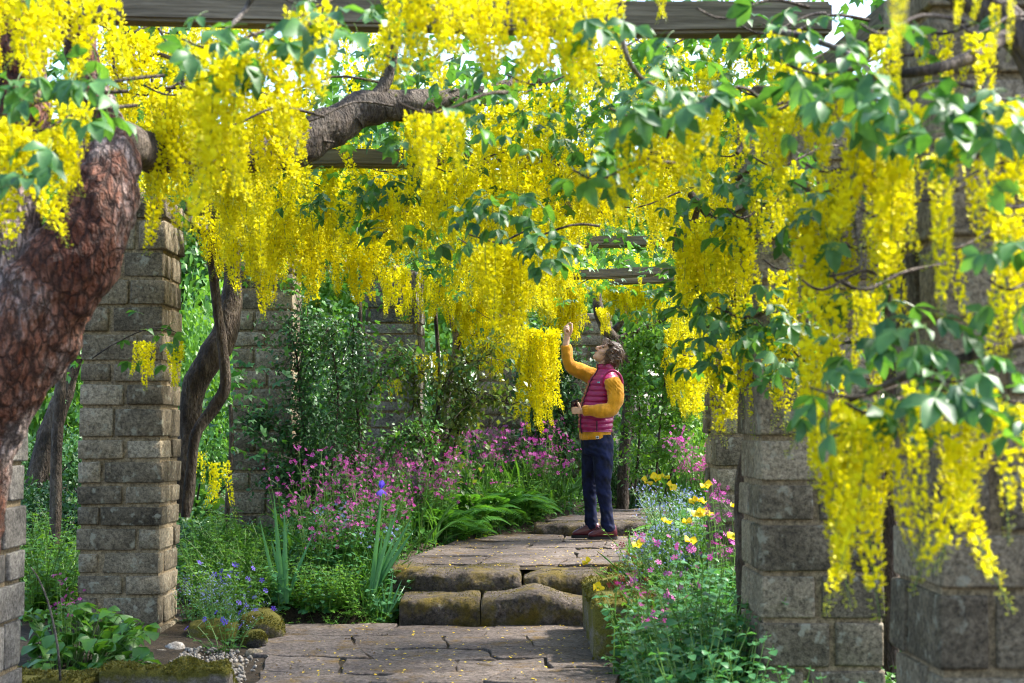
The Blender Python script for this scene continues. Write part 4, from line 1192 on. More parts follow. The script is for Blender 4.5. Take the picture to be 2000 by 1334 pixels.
G1 = 'shrubs growing behind the left pillars'
LB = 'bright sunlit shrub in the gap behind the left pillar'
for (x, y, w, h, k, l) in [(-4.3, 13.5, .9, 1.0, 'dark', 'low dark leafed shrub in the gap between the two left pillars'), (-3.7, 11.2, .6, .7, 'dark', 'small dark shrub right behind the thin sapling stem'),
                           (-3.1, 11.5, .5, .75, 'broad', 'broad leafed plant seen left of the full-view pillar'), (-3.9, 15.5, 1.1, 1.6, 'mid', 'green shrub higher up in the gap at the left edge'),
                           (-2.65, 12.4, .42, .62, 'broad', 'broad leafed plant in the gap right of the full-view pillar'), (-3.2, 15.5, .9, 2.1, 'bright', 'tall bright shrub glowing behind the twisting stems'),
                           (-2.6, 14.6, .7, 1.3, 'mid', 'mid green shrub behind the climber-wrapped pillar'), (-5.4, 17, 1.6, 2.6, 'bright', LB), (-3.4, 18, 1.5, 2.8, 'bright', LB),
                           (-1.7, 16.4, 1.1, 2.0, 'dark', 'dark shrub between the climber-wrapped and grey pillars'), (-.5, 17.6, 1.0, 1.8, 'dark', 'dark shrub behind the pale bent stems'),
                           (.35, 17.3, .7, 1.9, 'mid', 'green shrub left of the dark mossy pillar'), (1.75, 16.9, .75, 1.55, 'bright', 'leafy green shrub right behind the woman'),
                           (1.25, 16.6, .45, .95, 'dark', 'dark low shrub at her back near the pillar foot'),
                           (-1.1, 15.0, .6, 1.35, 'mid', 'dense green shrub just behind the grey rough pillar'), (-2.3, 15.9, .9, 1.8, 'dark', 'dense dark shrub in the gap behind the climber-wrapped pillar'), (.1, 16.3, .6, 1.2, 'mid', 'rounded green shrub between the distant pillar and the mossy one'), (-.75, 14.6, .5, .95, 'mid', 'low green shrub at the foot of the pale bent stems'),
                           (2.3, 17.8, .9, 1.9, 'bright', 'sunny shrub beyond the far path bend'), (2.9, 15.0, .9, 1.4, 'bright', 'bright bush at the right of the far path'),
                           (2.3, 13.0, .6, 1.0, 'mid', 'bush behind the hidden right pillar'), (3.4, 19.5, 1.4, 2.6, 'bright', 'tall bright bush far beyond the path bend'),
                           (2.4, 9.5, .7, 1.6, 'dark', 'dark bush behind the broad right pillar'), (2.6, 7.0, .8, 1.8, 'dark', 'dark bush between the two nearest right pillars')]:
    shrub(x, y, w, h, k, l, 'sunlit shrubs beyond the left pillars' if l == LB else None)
TB = {(-9, 23): 'bright tree beyond the left edge of the picture', (-5.5, 25): 'green tree beyond the gap left of the full-view pillar', (-2.2, 24): 'bright tree glowing above the thick lichened limb', (.8, 26): 'green tree beyond the middle of the pergola roof',
      (3.8, 24): 'bright tree beyond the far path bend', (7.5, 25): 'green tree hidden beyond the right pillars', (-7.5, 30): 'tallest green tree far off at the left', (-2.5, 31): 'tall far green tree seen through holes near the top middle',
      (2.5, 32): 'tall far bright tree seen above the crossbeams on the right', (8, 31): 'tall far tree beyond the two nearest right pillars', (-12, 30): 'tall far bright tree outside the left gap'}
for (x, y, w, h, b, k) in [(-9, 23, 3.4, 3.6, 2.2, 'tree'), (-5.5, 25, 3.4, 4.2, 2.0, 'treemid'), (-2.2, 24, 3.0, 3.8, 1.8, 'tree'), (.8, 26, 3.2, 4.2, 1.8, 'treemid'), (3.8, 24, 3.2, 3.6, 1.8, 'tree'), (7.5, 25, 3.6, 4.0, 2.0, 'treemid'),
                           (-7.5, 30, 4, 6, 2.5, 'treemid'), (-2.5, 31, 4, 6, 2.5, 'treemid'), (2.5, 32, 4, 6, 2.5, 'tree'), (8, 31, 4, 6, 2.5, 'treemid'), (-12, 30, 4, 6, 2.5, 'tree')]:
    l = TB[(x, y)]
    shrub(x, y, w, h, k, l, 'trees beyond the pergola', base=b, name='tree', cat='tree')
# leafy bank at the very back, a wall of green nobody could count
mb = MB(); n = 26000
X = NP.uniform(-16, 16, n); Y = NP.uniform(19.5, 23, n) + 2 * NP.random(n); Z = NP.random(n) ** 1.3 * (2.6 + np.sin(X * 1.3) * .6 + np.sin(X * 3.1) * .3)
clump = np.sin(X * 4 + Z * 3) + np.sin(X * 2.3 - Z * 5 + Y)
Y = Y - .25 * clump
D = rand_unit(n); D[:, 2] -= .3; N = np.tile([[0, -.35, 1.]], (n, 1)) + NP.normal(size=(n, 3)) * .5
scatter(mb, LEAF4, np.stack([X, Y, Z + .5], 1), frames(D, N), NP.uniform(.09, .2, n))
tag(mb.obj('undergrowth', M['leaf_mid']), kind='stuff')

# climber on the third pillar, joined as leafy sprays along woody stems
def climber(label, stems, mat, n, leaf, spread, cat='climber', name='climbing_shrub', T=LEAF4, spots=None):
    root = thing(name, label, cat, stems[0][0])
    L = Vector(root.location)
    mb = MB(); mbl = MB(); pos = []
    for st in stems:
        C = catmull(st, 24)
        tube(mb, [c - L for c in st], [.014, .010, .008, .005][:len(st)] if len(st) <= 4 else .008, 6, 24, 0, .2)
        for c in C[3:]:
            for k in range(3):
                e = c + Vector((R_.gauss(0, spread), R_.gauss(0, spread * .7) - .08, R_.gauss(0, spread * .8)))
                tube(mb, [c - L, (c + e) / 2 + Vector((0, 0, .03)) - L, e - L], [.004, .003, .002], 3, 3, 0, cap=False)
                m_ = n // (len(stems) * 22 * 3)
                for i in range(m_):
                    f = R_.random() ** .6
                    pos.append((c.lerp(e, f) + Vector((R_.gauss(0, .04), R_.gauss(0, .04), R_.gauss(0, .04))) - L)[:])
    pos = np.array(pos); k = len(pos)
    D = rand_unit(k); D[:, 2] -= .25; N = np.tile([[.1, -.3, 1.]], (k, 1)) + NP.normal(size=(k, 3)) * .5
    scatter(mbl, T, pos, frames(D, N), leaf * NP.uniform(.6, 1.35, k))
    mb.obj('stem', M['bark'], root)
    tag(mbl.obj('foliage', M[mat], root), kind='stuff')
    return root
d = 11.45
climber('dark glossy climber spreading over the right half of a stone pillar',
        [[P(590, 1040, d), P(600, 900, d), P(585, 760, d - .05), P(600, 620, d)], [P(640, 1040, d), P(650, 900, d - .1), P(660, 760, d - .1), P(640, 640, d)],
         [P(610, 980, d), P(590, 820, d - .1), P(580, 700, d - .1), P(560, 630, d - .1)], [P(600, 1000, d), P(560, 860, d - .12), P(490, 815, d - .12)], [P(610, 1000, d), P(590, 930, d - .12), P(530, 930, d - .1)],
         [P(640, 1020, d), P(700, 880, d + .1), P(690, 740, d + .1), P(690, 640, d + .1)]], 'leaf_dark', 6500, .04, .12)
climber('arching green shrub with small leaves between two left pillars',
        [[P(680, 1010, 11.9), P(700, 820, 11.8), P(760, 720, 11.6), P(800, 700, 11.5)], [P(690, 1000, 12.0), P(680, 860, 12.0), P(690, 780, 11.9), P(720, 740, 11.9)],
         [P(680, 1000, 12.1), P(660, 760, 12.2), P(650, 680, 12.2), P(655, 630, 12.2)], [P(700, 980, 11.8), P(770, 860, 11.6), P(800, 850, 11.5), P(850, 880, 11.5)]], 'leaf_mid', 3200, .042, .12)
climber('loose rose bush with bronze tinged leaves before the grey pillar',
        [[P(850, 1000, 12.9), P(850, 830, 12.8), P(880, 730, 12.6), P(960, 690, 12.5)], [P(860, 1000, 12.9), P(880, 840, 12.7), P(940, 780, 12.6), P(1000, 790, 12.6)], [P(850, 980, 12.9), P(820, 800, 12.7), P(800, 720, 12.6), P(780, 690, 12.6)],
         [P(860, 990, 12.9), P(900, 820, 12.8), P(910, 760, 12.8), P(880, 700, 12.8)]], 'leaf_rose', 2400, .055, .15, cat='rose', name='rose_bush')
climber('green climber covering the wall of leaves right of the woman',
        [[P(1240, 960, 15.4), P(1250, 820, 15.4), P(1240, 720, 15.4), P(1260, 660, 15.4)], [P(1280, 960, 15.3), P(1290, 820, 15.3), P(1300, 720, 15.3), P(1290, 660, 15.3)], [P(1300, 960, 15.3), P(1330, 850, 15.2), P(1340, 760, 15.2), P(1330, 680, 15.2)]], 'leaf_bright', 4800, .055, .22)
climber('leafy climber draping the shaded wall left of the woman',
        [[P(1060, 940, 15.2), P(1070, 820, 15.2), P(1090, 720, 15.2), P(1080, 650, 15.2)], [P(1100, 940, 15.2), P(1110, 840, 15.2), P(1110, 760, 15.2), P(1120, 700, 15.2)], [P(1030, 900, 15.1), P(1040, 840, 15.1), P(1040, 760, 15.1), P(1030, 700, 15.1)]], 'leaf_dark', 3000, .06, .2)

# thin sapling stems in the left gap
def sapling(label, pts, rad, mat='bark'):
    root = thing('sapling', label, 'sapling', pts[0])
    L = Vector(pts[0]); mb = MB()
    tube(mb, [p - L for p in pts], rad, 9, 24, 0, .2, 8, R_.random() * 9)
    mb.obj('trunk', M[mat], root)
    mb = MB(); k = 160
    top = pts[-1] - L
    pos = np.array([top[:]]) + NP.normal(size=(k, 3)) * np.array([.22, .2, .3])
    D = rand_unit(k); D[:, 2] -= .3; N = np.tile([[0, 0, 1.]], (k, 1)) + NP.normal(size=(k, 3)) * .4
    scatter(mb, TRIT, pos, frames(D, N), NP.uniform(.04, .07, k))
    tag(mb.obj('foliage', M['lableaf'], root), kind='stuff')
sapling('slim upright sapling stem in the gap left of the full-view pillar', [P(103, 1165, 10.2), P(108, 1000, 10.2), P(112, 850, 10.2), P(120, 720, 10.2), P(118, 600, 10.2)], [.045, .042, .04, .035, .03])
sapling('dark leaning stem crossing behind the slim sapling', [P(70, 950, 11.5), P(95, 850, 11.5), P(125, 770, 11.5), P(150, 690, 11.5), P(190, 600, 11.5)], [.09, .085, .075, .06, .05])
sapling('thin dark pole-like stem left of the grey rough pillar', [P(704, 1000, 13.0), P(705, 850, 13.0), P(704, 700, 13.0), P(702, 590, 13.0)], [.03, .028, .026, .024])
sapling('thin brown stem before the climber-wrapped pillar foot', [P(440, 1060, 11.0), P(446, 960, 11.0), P(452, 860, 11.0), P(450, 790, 11.0)], [.02, .02, .018, .015])

# ------------------------------------------------------------------ bed plants
def flower5(size=1.0):
    V = [(0, 0, 0)]; F = []
    for k in range(5):
        a = k * 2 * math.pi / 5
        def pt(r, b, z): return (math.cos(a + b) * r, math.sin(a + b) * r, z)
        i = len(V)
        V += [pt(.45, -.32, .12), pt(1.0, -.36, .16), pt(.85, 0, .1), pt(1.0, .36, .16), pt(.45, .32, .12)]
        F += [(0, i, i + 2), (i, i + 1, i + 2), (0, i + 2, i + 4), (i + 2, i + 3, i + 4)]
    return np.array(V, float), np.array(F)
FL5 = flower5()

def plant_mesh(seed, h, nst, leafmat, flowermat, leaf=.05, nfl=4, fsize=.013, spread=.12, lw=LEAF10, levels=7, fmix=None):
    rg = random.Random(seed)
    mb = MB(); mf = MB()
    lp, lD, lN, ls = [], [], [], []
    fp, fD = [], []
    for s in range(nst):
        a = rg.uniform(0, 6.28); lean = rg.uniform(.2, 1) * spread
        b = Vector((math.cos(a) * lean * .5, math.sin(a) * lean * .5, 0))
        hh = h * rg.uniform(.6, 1.08)
        pts = [b, b + Vector((math.cos(a) * lean * .3, math.sin(a) * lean * .3, hh * .5)), b + Vector((math.cos(a) * lean * 1.1 + rg.gauss(0, .03), math.sin(a) * lean * 1.1, hh))]
        tube(mb, pts, [.004, .003, .0016], 4, 6, 1, cap=False)
        C = catmull(pts, 24)
        for l in range(levels):
            t = (l + .6) / levels
            c = C[int(t * 24)]
            ph = l * 1.57 + rg.uniform(-.3, .3)
            sz = leaf * (1.25 - .75 * t) * rg.uniform(.8, 1.2)
            for q in (0, math.pi):
                lp.append(c[:]); lD.append((math.cos(ph + q), math.sin(ph + q), rg.uniform(-.25, .35))); lN.append((rg.gauss(0, .2), rg.gauss(0, .2), 1)); ls.append(sz)
        if nfl:
            for k in range(nfl):
                t0 = C[rg.choice((24, 24, 24, 23, 21, 18))]
                e = t0 + Vector((rg.gauss(0, .03), rg.gauss(0, .03), rg.uniform(.01, .06)))
                tube(mb, [t0, e], .0012, 3, 1, 1, cap=False)
                fp.append(e[:]); fD.append((rg.gauss(0, .6), rg.gauss(0, .6) - .5, rg.uniform(.2, 1)))
    lp = np.array(lp); 
    scatter(mb, lw, lp, frames(np.array(lD), np.array(lN)), np.array(ls), 0)
    fol = mb.mesh('foliage', [M[leafmat], M['stalk']])
    fl = None
    if fp:
        n = len(fp); Nn = np.array(fD); Nn /= np.linalg.norm(Nn, axis=1, keepdims=True)
        scatter(mf, FL5, np.array(fp), frames(np.cross(Nn, rand_unit(n)), Nn), fsize * NP.uniform(.8, 1.25, n))
        fl = mf.mesh('flowers', M[flowermat])
    return fol, fl

PL = {
    'campion': [plant_mesh(40 + k, .62, 7, 'leaf_mid', 'pink', .06, 5, .0145, .17) for k in range(5)],
    'nettle': [plant_mesh(60 + k, .42, 7, 'leaf_blue', 'pink', .075, 0, .013, .15, BROAD, 6) for k in range(4)],
    'fresh': [plant_mesh(70 + k, .34, 9, 'leaf_bright', 'pink', .055, 0, .013, .18, LEAF10, 7) for k in range(4)],
    'forget': [plant_mesh(80 + k, .34, 9, 'leaf_blue', 'paleblue', .04, 7, .0065, .16, LEAF10, 6) for k in range(3)],
    'geranium': [plant_mesh(90 + k, .22, 9, 'leaf_mid', 'violet', .04, 1, .017, .16, BROAD, 5) for k in range(3)],
    'bluebell': [plant_mesh(95 + k, .36, 4, 'leaf_mid', 'paleblue', .05, 8, .010, .10, LEAF10, 2) for k in range(3)],
    'dusky': [plant_mesh(99 + k, .6, 3, 'leaf_mid', 'maroon', .05, 3, .018, .10, LEAF10, 5) for k in range(2)],
}
def plant(kind, x, y, label, group, s=1.0, z=None, cat='flower plant'):
    fol, fl = R_.choice(PL[kind])
    nm = {'campion': 'campion_plant', 'nettle': 'leafy_plant', 'fresh': 'leafy_plant', 'forget': 'blue_flower_plant', 'geranium': 'geranium_plant', 'bluebell': 'bluebell_plant', 'dusky': 'dark_flower_plant'}[kind]
    root = thing(nm, label, cat, (x, y, gz(x, y) if z is None else z), R_.uniform(0, 6.28), group)
    root.scale = (s, s, s * R_.uniform(.9, 1.12))
    tag(link('foliage', fol, root), kind='stuff')
    if fl: tag(link('flowers', fl, root), kind='stuff')
    return root

def spread_plants(kind, n, px0, px1, d0, d1, label, group, s=(.85, 1.15), cat='flower plant'):
    mid = (d0 + d1) / 2
    for i in range(n):
        for t in range(40):
            d = R_.uniform(d0, d1); px = R_.uniform(px0, px1); x = (px - 1000) / FPX * d
            if abs(x - path_c(d)) < path_w(d) + .08: continue
            if 1080 < px < 1235 and d < 12.9: continue
            if .35 < x < .85 and 7.6 < d < 9.3: continue
            break
        else: continue
        l, g = label, group
        if n > 3:
            row = 'nearer' if d < mid else 'farther'
            if n > 9:
                tt = (px - px0) / (px1 - px0); w_ = 'left end' if tt < .33 else 'middle' if tt < .67 else 'right end'
                row += ' ' + w_
            l = row + ' ' + label; g = row + ' ' + group
        plant(kind, x, d, l, g, R_.uniform(*s), cat=cat)

spread_plants('campion', 6, 560, 650, 10.0, 11.6, 'pink campion rising behind the wide iris fan', 'campions behind the wide iris fan')
spread_plants('campion', 8, 650, 770, 10.4, 12.0, 'pink campion behind the violet iris flower', 'campions behind the iris flower')
spread_plants('campion', 10, 700, 830, 11.6, 13.0, 'magenta campion standing before the grey rough pillar', 'campions before the grey pillar', (.9, 1.2))
spread_plants('campion', 11, 830, 960, 11.0, 12.6, 'magenta campion nearest the left edge of the upper path', 'campions at the left path edge', (.8, 1.05))
spread_plants('campion', 11, 900, 1030, 13.2, 15.2, 'pink campion in the bank under the hanging yellow cascade', 'campions under the cascade', (.95, 1.3))
spread_plants('campion', 12, 1030, 1140, 13.4, 15.2, 'pink campion directly left of the woman', 'campions left of the woman', (.95, 1.35))
spread_plants('campion', 11, 1195, 1270, 13.6, 16, 'pink campion directly right behind the woman', 'campions right of the woman', (.95, 1.35))
spread_plants('campion', 11, 1270, 1370, 13.6, 16, 'pink campion in the bank beyond the poppies', 'campions beyond the poppies', (.95, 1.3))
spread_plants('campion', 3, 1390, 1450, 7.2, 8.2, 'tall campion at the foot of the hidden right pillar', 'campions by the hidden right pillar', (.9, 1.1))
spread_plants('campion', 2, 1260, 1440, 5.8, 7.0, 'campion standing among the blue green leaves at the right front', 'campions at the right front', (.9, 1.05))
spread_plants('campion', 1, 120, 170, 7.3, 7.9, 'single campion with pink blooms over the lower left leafy bush', None, (.6, .7))
spread_plants('nettle', 40, 1225, 1460, 5.2, 6.5, 'blue green leafy plant at the lower edge of the right bed', 'leafy plants in the right front bed', (.85, 1.15), 'plant')
spread_plants('nettle', 24, 1220, 1450, 6.5, 7.8, 'blue green leafy plant between mossy block and broad pillar', 'leafy plants beside the mossy block', (.8, 1.1), 'plant')
spread_plants('fresh', 34, 1230, 1440, 7.2, 10.5, 'fresh green leafy plant under the poppies', 'leafy plants under the poppies', (.8, 1.2), 'plant')
spread_plants('forget', 10, 1285, 1340, 8.0, 12.5, 'pale blue flowered plant at the right edge of the upper path', 'pale blue flowers right of the path', (.9, 1.3))
spread_plants('forget', 10, 1290, 1400, 8.0, 11.5, 'pale blue flowered plant among the poppies', 'pale blue flowers among the poppies', (.9, 1.3))
spread_plants('campion', 9, 600, 780, 9.8, 10.6, 'pink campion at the very front of the left bed near the steps', 'campions at the front of the left bed', (.7, .95))
spread_plants('fresh', 30, 380, 560, 9.2, 11.0, 'fresh green leafy plant between pillar and iris', 'leafy plants between pillar and iris', (.7, 1.1), 'plant')
spread_plants('nettle', 30, 560, 800, 9.7, 11.2, 'leafy plant in the middle of the left bed', 'leafy plants in the left bed', (.7, 1.05), 'plant')
for i in range(44):
    d = R_.uniform(9.3, 9.8); px = R_.uniform(500, 775); x = (px - 1000) / FPX * d
    wh = 'beside the boulders' if px < 570 else 'below the wide iris fan' if px < 660 else 'below the violet iris' if px < 720 else 'against the lower step'
    plant(R_.choice(['nettle', 'fresh', 'fresh']), x, d, 'low leafy plant edging the left bed ' + wh, 'leafy plants edging the left bed ' + wh, R_.uniform(.45, .8), cat='plant')
spread_plants('forget', 12, 370, 500, 8.5, 9.6, 'small blue flowered plant near the mossy boulder', 'small blue flowers near the boulder', (.5, .8))
spread_plants('fresh', 26, 860, 1060, 12.4, 14.0, 'leafy green plant along the left edge of the upper path', 'leafy plants along the upper path', (.8, 1.4), 'plant')
spread_plants('fresh', 18, 60, 150, 9.0, 11.0, 'leafy green plant on the floor of the left gap', 'leafy plants in the left gap', (.8, 1.4), 'plant')
spread_plants('nettle', 12, 1480, 1740, 4.9, 5.5, 'green plant at the foot of the broad right pillar', 'plants at the foot of the right pillars', (.6, .85), 'plant')
for (x, y, d, l) in [(465, 1120, 9.3, 'violet geranium between left pillar and iris fan'), (448, 1150, 9.2, 'violet geranium low beside the left pillar'), (490, 1190, 8.9, 'violet flowers just behind the mossy boulder'), (440, 1262, 8.2, 'violet geranium among the stones by the gravel')]:
    q = P(x, y, d); plant('geranium', q.x, d, l, None, 1.0, z=max(gz(q.x, d), q.z - .2))
for (x, y, d, l) in [(706, 1090, 10.3, 'pale bluebell left of the right iris leaves'), (690, 1060, 10.5, 'pale bluebell highest in the left bed'), (735, 1130, 10.0, 'pale bluebell low by the iris base'), (655, 1075, 10.2, 'pale bluebell between the two iris clumps')]:
    q = P(x, y, d); plant('bluebell', q.x, d, l, None, 1.0, z=max(gz(q.x, d), q.z - .34))
for (x, y, d, l) in [(1195, 1080, 7.4, 'plant with dark maroon heads leaning over the steps'), (1240, 1110, 7.2, 'plant with dusky maroon buds in front of the poppies')]:
    q = P(x, y, d); plant('dusky', q.x, d, l, None, 1.0, z=max(gz(q.x, d), q.z - .62))

# tall grass between the flowers
mb = MB(); pos = []; gs = []
for (n_, a, b, d0, d1, l0, l1) in ((420, 560, 900, 10.0, 12.8, .25, .5), (420, 900, 1140, 13.0, 15.4, .3, .6), (420, 1195, 1370, 13.4, 16, .3, .6), (350, 1230, 1440, 6.5, 10, .2, .4), (300, 380, 560, 9.3, 10.6, .15, .3), (260, 700, 800, 9.35, 10.0, .15, .3)):
    for i in range(n_):
        d = R_.uniform(d0, d1); x = (R_.uniform(a, b) - 1000) / FPX * d
        if abs(x - path_c(d)) < path_w(d) + .06: continue
        pos.append((x, d, gz(x, d))); gs.append(R_.uniform(l0, l1))
n = len(pos); D = NP.normal(size=(n, 3)) * .28 + np.array([0, 0, 1.]); N = rand_unit(n); N[:, 2] *= .3
scatter(mb, leaf_t(.013, .003, .35, True), np.array(pos), frames(D, N), np.array(gs))
tag(mb.obj('grass', M['leaf_mid']), kind='stuff')

# ferns
fr_mb = MB()
C = catmull([(0, 0, 0), (0, .2, .22), (0, .42, .28), (0, .62, .2)], 22)
tube(fr_mb, [(0, 0, 0), (0, .2, .22), (0, .42, .28), (0, .62, .2)], [.003, .002, .001, .0006], 3, 12, 1, cap=False)
pp, DD, NN, SS = [], [], [], []
for i in range(3, 23):
    t = i / 22; L = .17 * math.sin(math.pi * (t * .82 + .14)) ** .8
    for sg in (-1, 1):
        pp.append(C[i][:]); DD.append((sg, .45, -.15)); NN.append((0, -.2, 1)); SS.append(L)
scatter(fr_mb, leaf_t(.13, .02, .12, True), np.array(pp), frames(np.array(DD, float), np.array(NN, float)), np.array(SS))
FR = fr_mb.mesh('frond', [M['fern'], M['stalk']])
for i in range(19):
    if i < 12: d = R_.uniform(12.0, 13.6); px = R_.uniform(880, 1070)
    elif i < 16: d = R_.uniform(13, 14); px = R_.uniform(1000, 1090)
    else: d = R_.uniform(9.6, 11.4); px = R_.uniform(1340, 1420)
    x = (px - 1000) / FPX * d
    if abs(x - path_c(d)) < path_w(d) + .1:
        x = path_c(d) + (path_w(d) + .2) * (-1 if i < 16 else 1)
    root = thing('fern', ('feathery fern below the bronze leafed rose bush' if px < 960 else 'feathery fern arching at the left edge of the upper path' if i < 12 else 'feathery fern beside the far step, left of the woman') if i < 16 else 'feathery fern behind the yellow poppies', 'fern', (x, d, gz(x, d)), R_.uniform(0, 6), ('ferns below the rose bush' if px < 960 else 'ferns at the path edge' if i < 12 else 'ferns beside the far step') if i < 16 else 'ferns behind the poppies')
    root.scale = (R_.uniform(.5, .75),) * 3
    for k in range(9):
        o = link('frond', FR, root); o.rotation_euler = (R_.uniform(-.15, .5), 0, k * .7 + R_.uniform(-.2, .2))

# iris fans
def blade_mesh(L, w, bend, seed):
    mb = MB(); n = 9; V = []
    for i in range(n + 1):
        t = i / n
        ww = w * (1 - t ** 2.2) * (.75 + .5 * t * (1 - t))
        y = bend * t * t * L; z = L * (t - .25 * bend * t ** 3)
        V += [(-ww / 2, y, z), (0, y + .006 * (1 - t), z), (ww / 2, y, z)]
    F = []
    for i in range(n):
        for k in (0, 1):
            F.append((i * 3 + k, i * 3 + k + 1, i * 3 + k + 4, i * 3 + k + 3))
    mb.add(V, F)
    return mb.mesh('leaf', M['iris'])
BL = [blade_mesh(.6, .034, b, i) for i, b in enumerate((.02, .12, .25, .4))]
def iris(label, px, py, d, blades, flower=None):
    b = P(px, py, d)
    root = thing('iris', label, 'iris', b)
    for (tx, ty, s, k) in blades:
        t = P(tx, ty, d) - b
        L = t.length
        o = link('leaf', BL[k], root)
        o.location = (R_.uniform(-.03, .03), R_.uniform(-.04, .04), 0)
        sc = L / .58
        o.scale = (s, s, sc)
        o.rotation_euler = (R_.uniform(-.1, .1), math.atan2(t.x, t.z), R_.uniform(-.25, .25))
    if flower:
        f = P(*flower, d) - b
        mb = MB(); tube(mb, [(0, 0, 0), (f * .5)[:], f[:]], [.006, .005, .004], 5, 8)
        mb.obj('stem', M['iris'], root)
        mb = MB()
        for k in range(3):
            a = k * 2.09 + .4
            D = np.array([(math.cos(a), math.sin(a), -.7), (math.cos(a + 1.04) * .5, math.sin(a + 1.04) * .5, 1)]); N = np.array([(0, 0, 1.), (math.cos(a + 1.04), math.sin(a + 1.04), .3)])
            scatter(mb, leaf_t(.42, -.08, .3, True), np.array([(0, 0, .0), (0, 0, 0)]), frames(D, N), np.array([.055, .055]))
        mb.obj('flower', M['violet'], root, loc=f)
iris('fan of wide upright iris blades left in the bed', 552, 1178, 9.42, [(520, 1052, 1.1, 0), (535, 965, 1.2, 0), (547, 985, 1.1, 1), (558, 1070, 1.1, 0), (572, 1020, 1.0, 1), (530, 1110, 1, 1), (592, 1035, .9, 2), (564, 1085, 1.1, 0), (512, 1010, .9, 1)])
iris('iris with one violet blue flower above leaning blades', 722, 1165, 9.5, [(760, 1000, 1.1, 1), (785, 985, 1.1, 1), (800, 1000, 1.0, 2), (772, 1040, 1.1, 0), (750, 960, 1.1, 0), (805, 1030, 1, 2), (740, 1040, 1, 0), (790, 1060, 1, 1)], (745, 955))
iris('low tuft of strap leaves under the climber-wrapped pillar', 500, 1080, 11.0, [(470, 1030, .9, 1), (485, 1020, .9, 0), (510, 1018, .9, 0), (530, 1030, .9, 1), (545, 1040, .9, 2), (455, 1045, .9, 2)])
iris('strap leaves spilling onto the path beside the lower step', 755, 1195, 9.5, [(700, 1170, .45, 3), (790, 1140, .45, 3), (798, 1165, .4, 3), (770, 1110, .5, 1), (740, 1120, .5, 1), (780, 1130, .45, 2), (800, 1190, .4, 3), (720, 1150, .45, 2), (760, 1135, .45, 0), (785, 1175, .4, 3), (690, 1190, .4, 3), (735, 1160, .45, 2)])

# Welsh poppies, one by one
petal_T = leaf_t(.55, -.16, -.2, True)
POP = []
for k in range(4):
    mb = MB(); rg = np.random.default_rng(900 + k)
    op = rg.uniform(.3, .9)
    a = np.arange(4) * 1.57 + rg.normal(size=4) * .1
    D = np.stack([np.cos(a), np.sin(a), np.full(4, op)], 1); N = np.stack([-np.cos(a) * op, -np.sin(a) * op, np.ones(4)], 1)
    scatter(mb, petal_T, np.zeros((4, 3)), frames(D, N), np.full(4, .034) * rg.uniform(.9, 1.1, 4), 0)
    scatter(mb, (IV, IFa), np.array([(0, 0, .006)]), np.eye(3)[None], np.array([.006]), 1)
    POP.append(mb.mesh('flower', [M['poppy'], M['bud']]))
pops = [(1262, 942, 8.6, 'leftmost poppy of the four blooms beside the far path'), (1281, 937, 8.6, 'poppy with upright petals, second of the four beside the far path'), (1298, 933, 8.7, 'small topmost poppy of the four beside the far path'), (1310, 952, 8.5, 'large open poppy, lowest of the four beside the far path'),
        (1380, 950, 8.2, 'lone poppy right before the hidden pillar'), (1355, 981, 8.2, 'upper left poppy of the bunch below the lone one'), (1369, 980, 8.2, 'upper right poppy of the bunch below the lone one'), (1365, 1004, 8.1, 'lower left poppy of the bunch by the pillar'), (1380, 1004, 8.1, 'lower right poppy of the bunch by the pillar'),
        (1341, 1022, 8.1, 'poppy just below left of the bunch'), (1300, 1020, 8.2, 'poppy alone between path and bunch'), (1350, 1058, 7.9, 'half hidden poppy in the greenery'), (1247, 1065, 7.9, 'poppy beside the maroon headed plant'), (1147, 1100, 8.3, 'nodding poppy bud over the upper step'),
        (1167, 1149, 8.2, 'poppy hanging over the mossy block'), (1434, 1048, 7.2, 'poppy against the broad right pillar'), (1438, 992, 7.4, 'pale poppy at the edge of the broad right pillar')]
for i, (x, y, d, l) in enumerate(pops):
    h = P(x, y, d)
    bx = max(h.x + R_.uniform(.0, .12), path_c(d) + path_w(d) + .2); by = d + R_.uniform(-.05, .1)
    b = Vector((bx, by, gz(bx, by)))
    root = thing('poppy', l, 'poppy', b, 0, 'yellow poppies right of the path')
    mb = MB(); t = h - b
    tube(mb, [(0, 0, 0), (t * .55 + Vector((.02, 0, .05)))[:], t[:]], [.003, .0025, .002], 4, 10); mb.obj('stem', M['stalk'], root)
    o = link('flower', POP[i % 4], root, t); o.rotation_euler = (R_.uniform(.2, 1.0), R_.uniform(-.4, .4), R_.uniform(-1, 1)); o.scale = (R_.uniform(1.05, 1.35),) * 3
    mb = MB(); k = 9
    D = rand_unit(k); D[:, 2] = np.abs(D[:, 2]) * .6 + .1
    scatter(mb, leaf_t(.2, .05, .3, True), np.array([[0, 0, .02]] * k) + NP.normal(size=(k, 3)) * .01, frames(D, np.tile([[0, 0, 1.]], (k, 1))), NP.uniform(.1, .18, k))
    mb.obj('foliage', M['leaf_bright'], root)

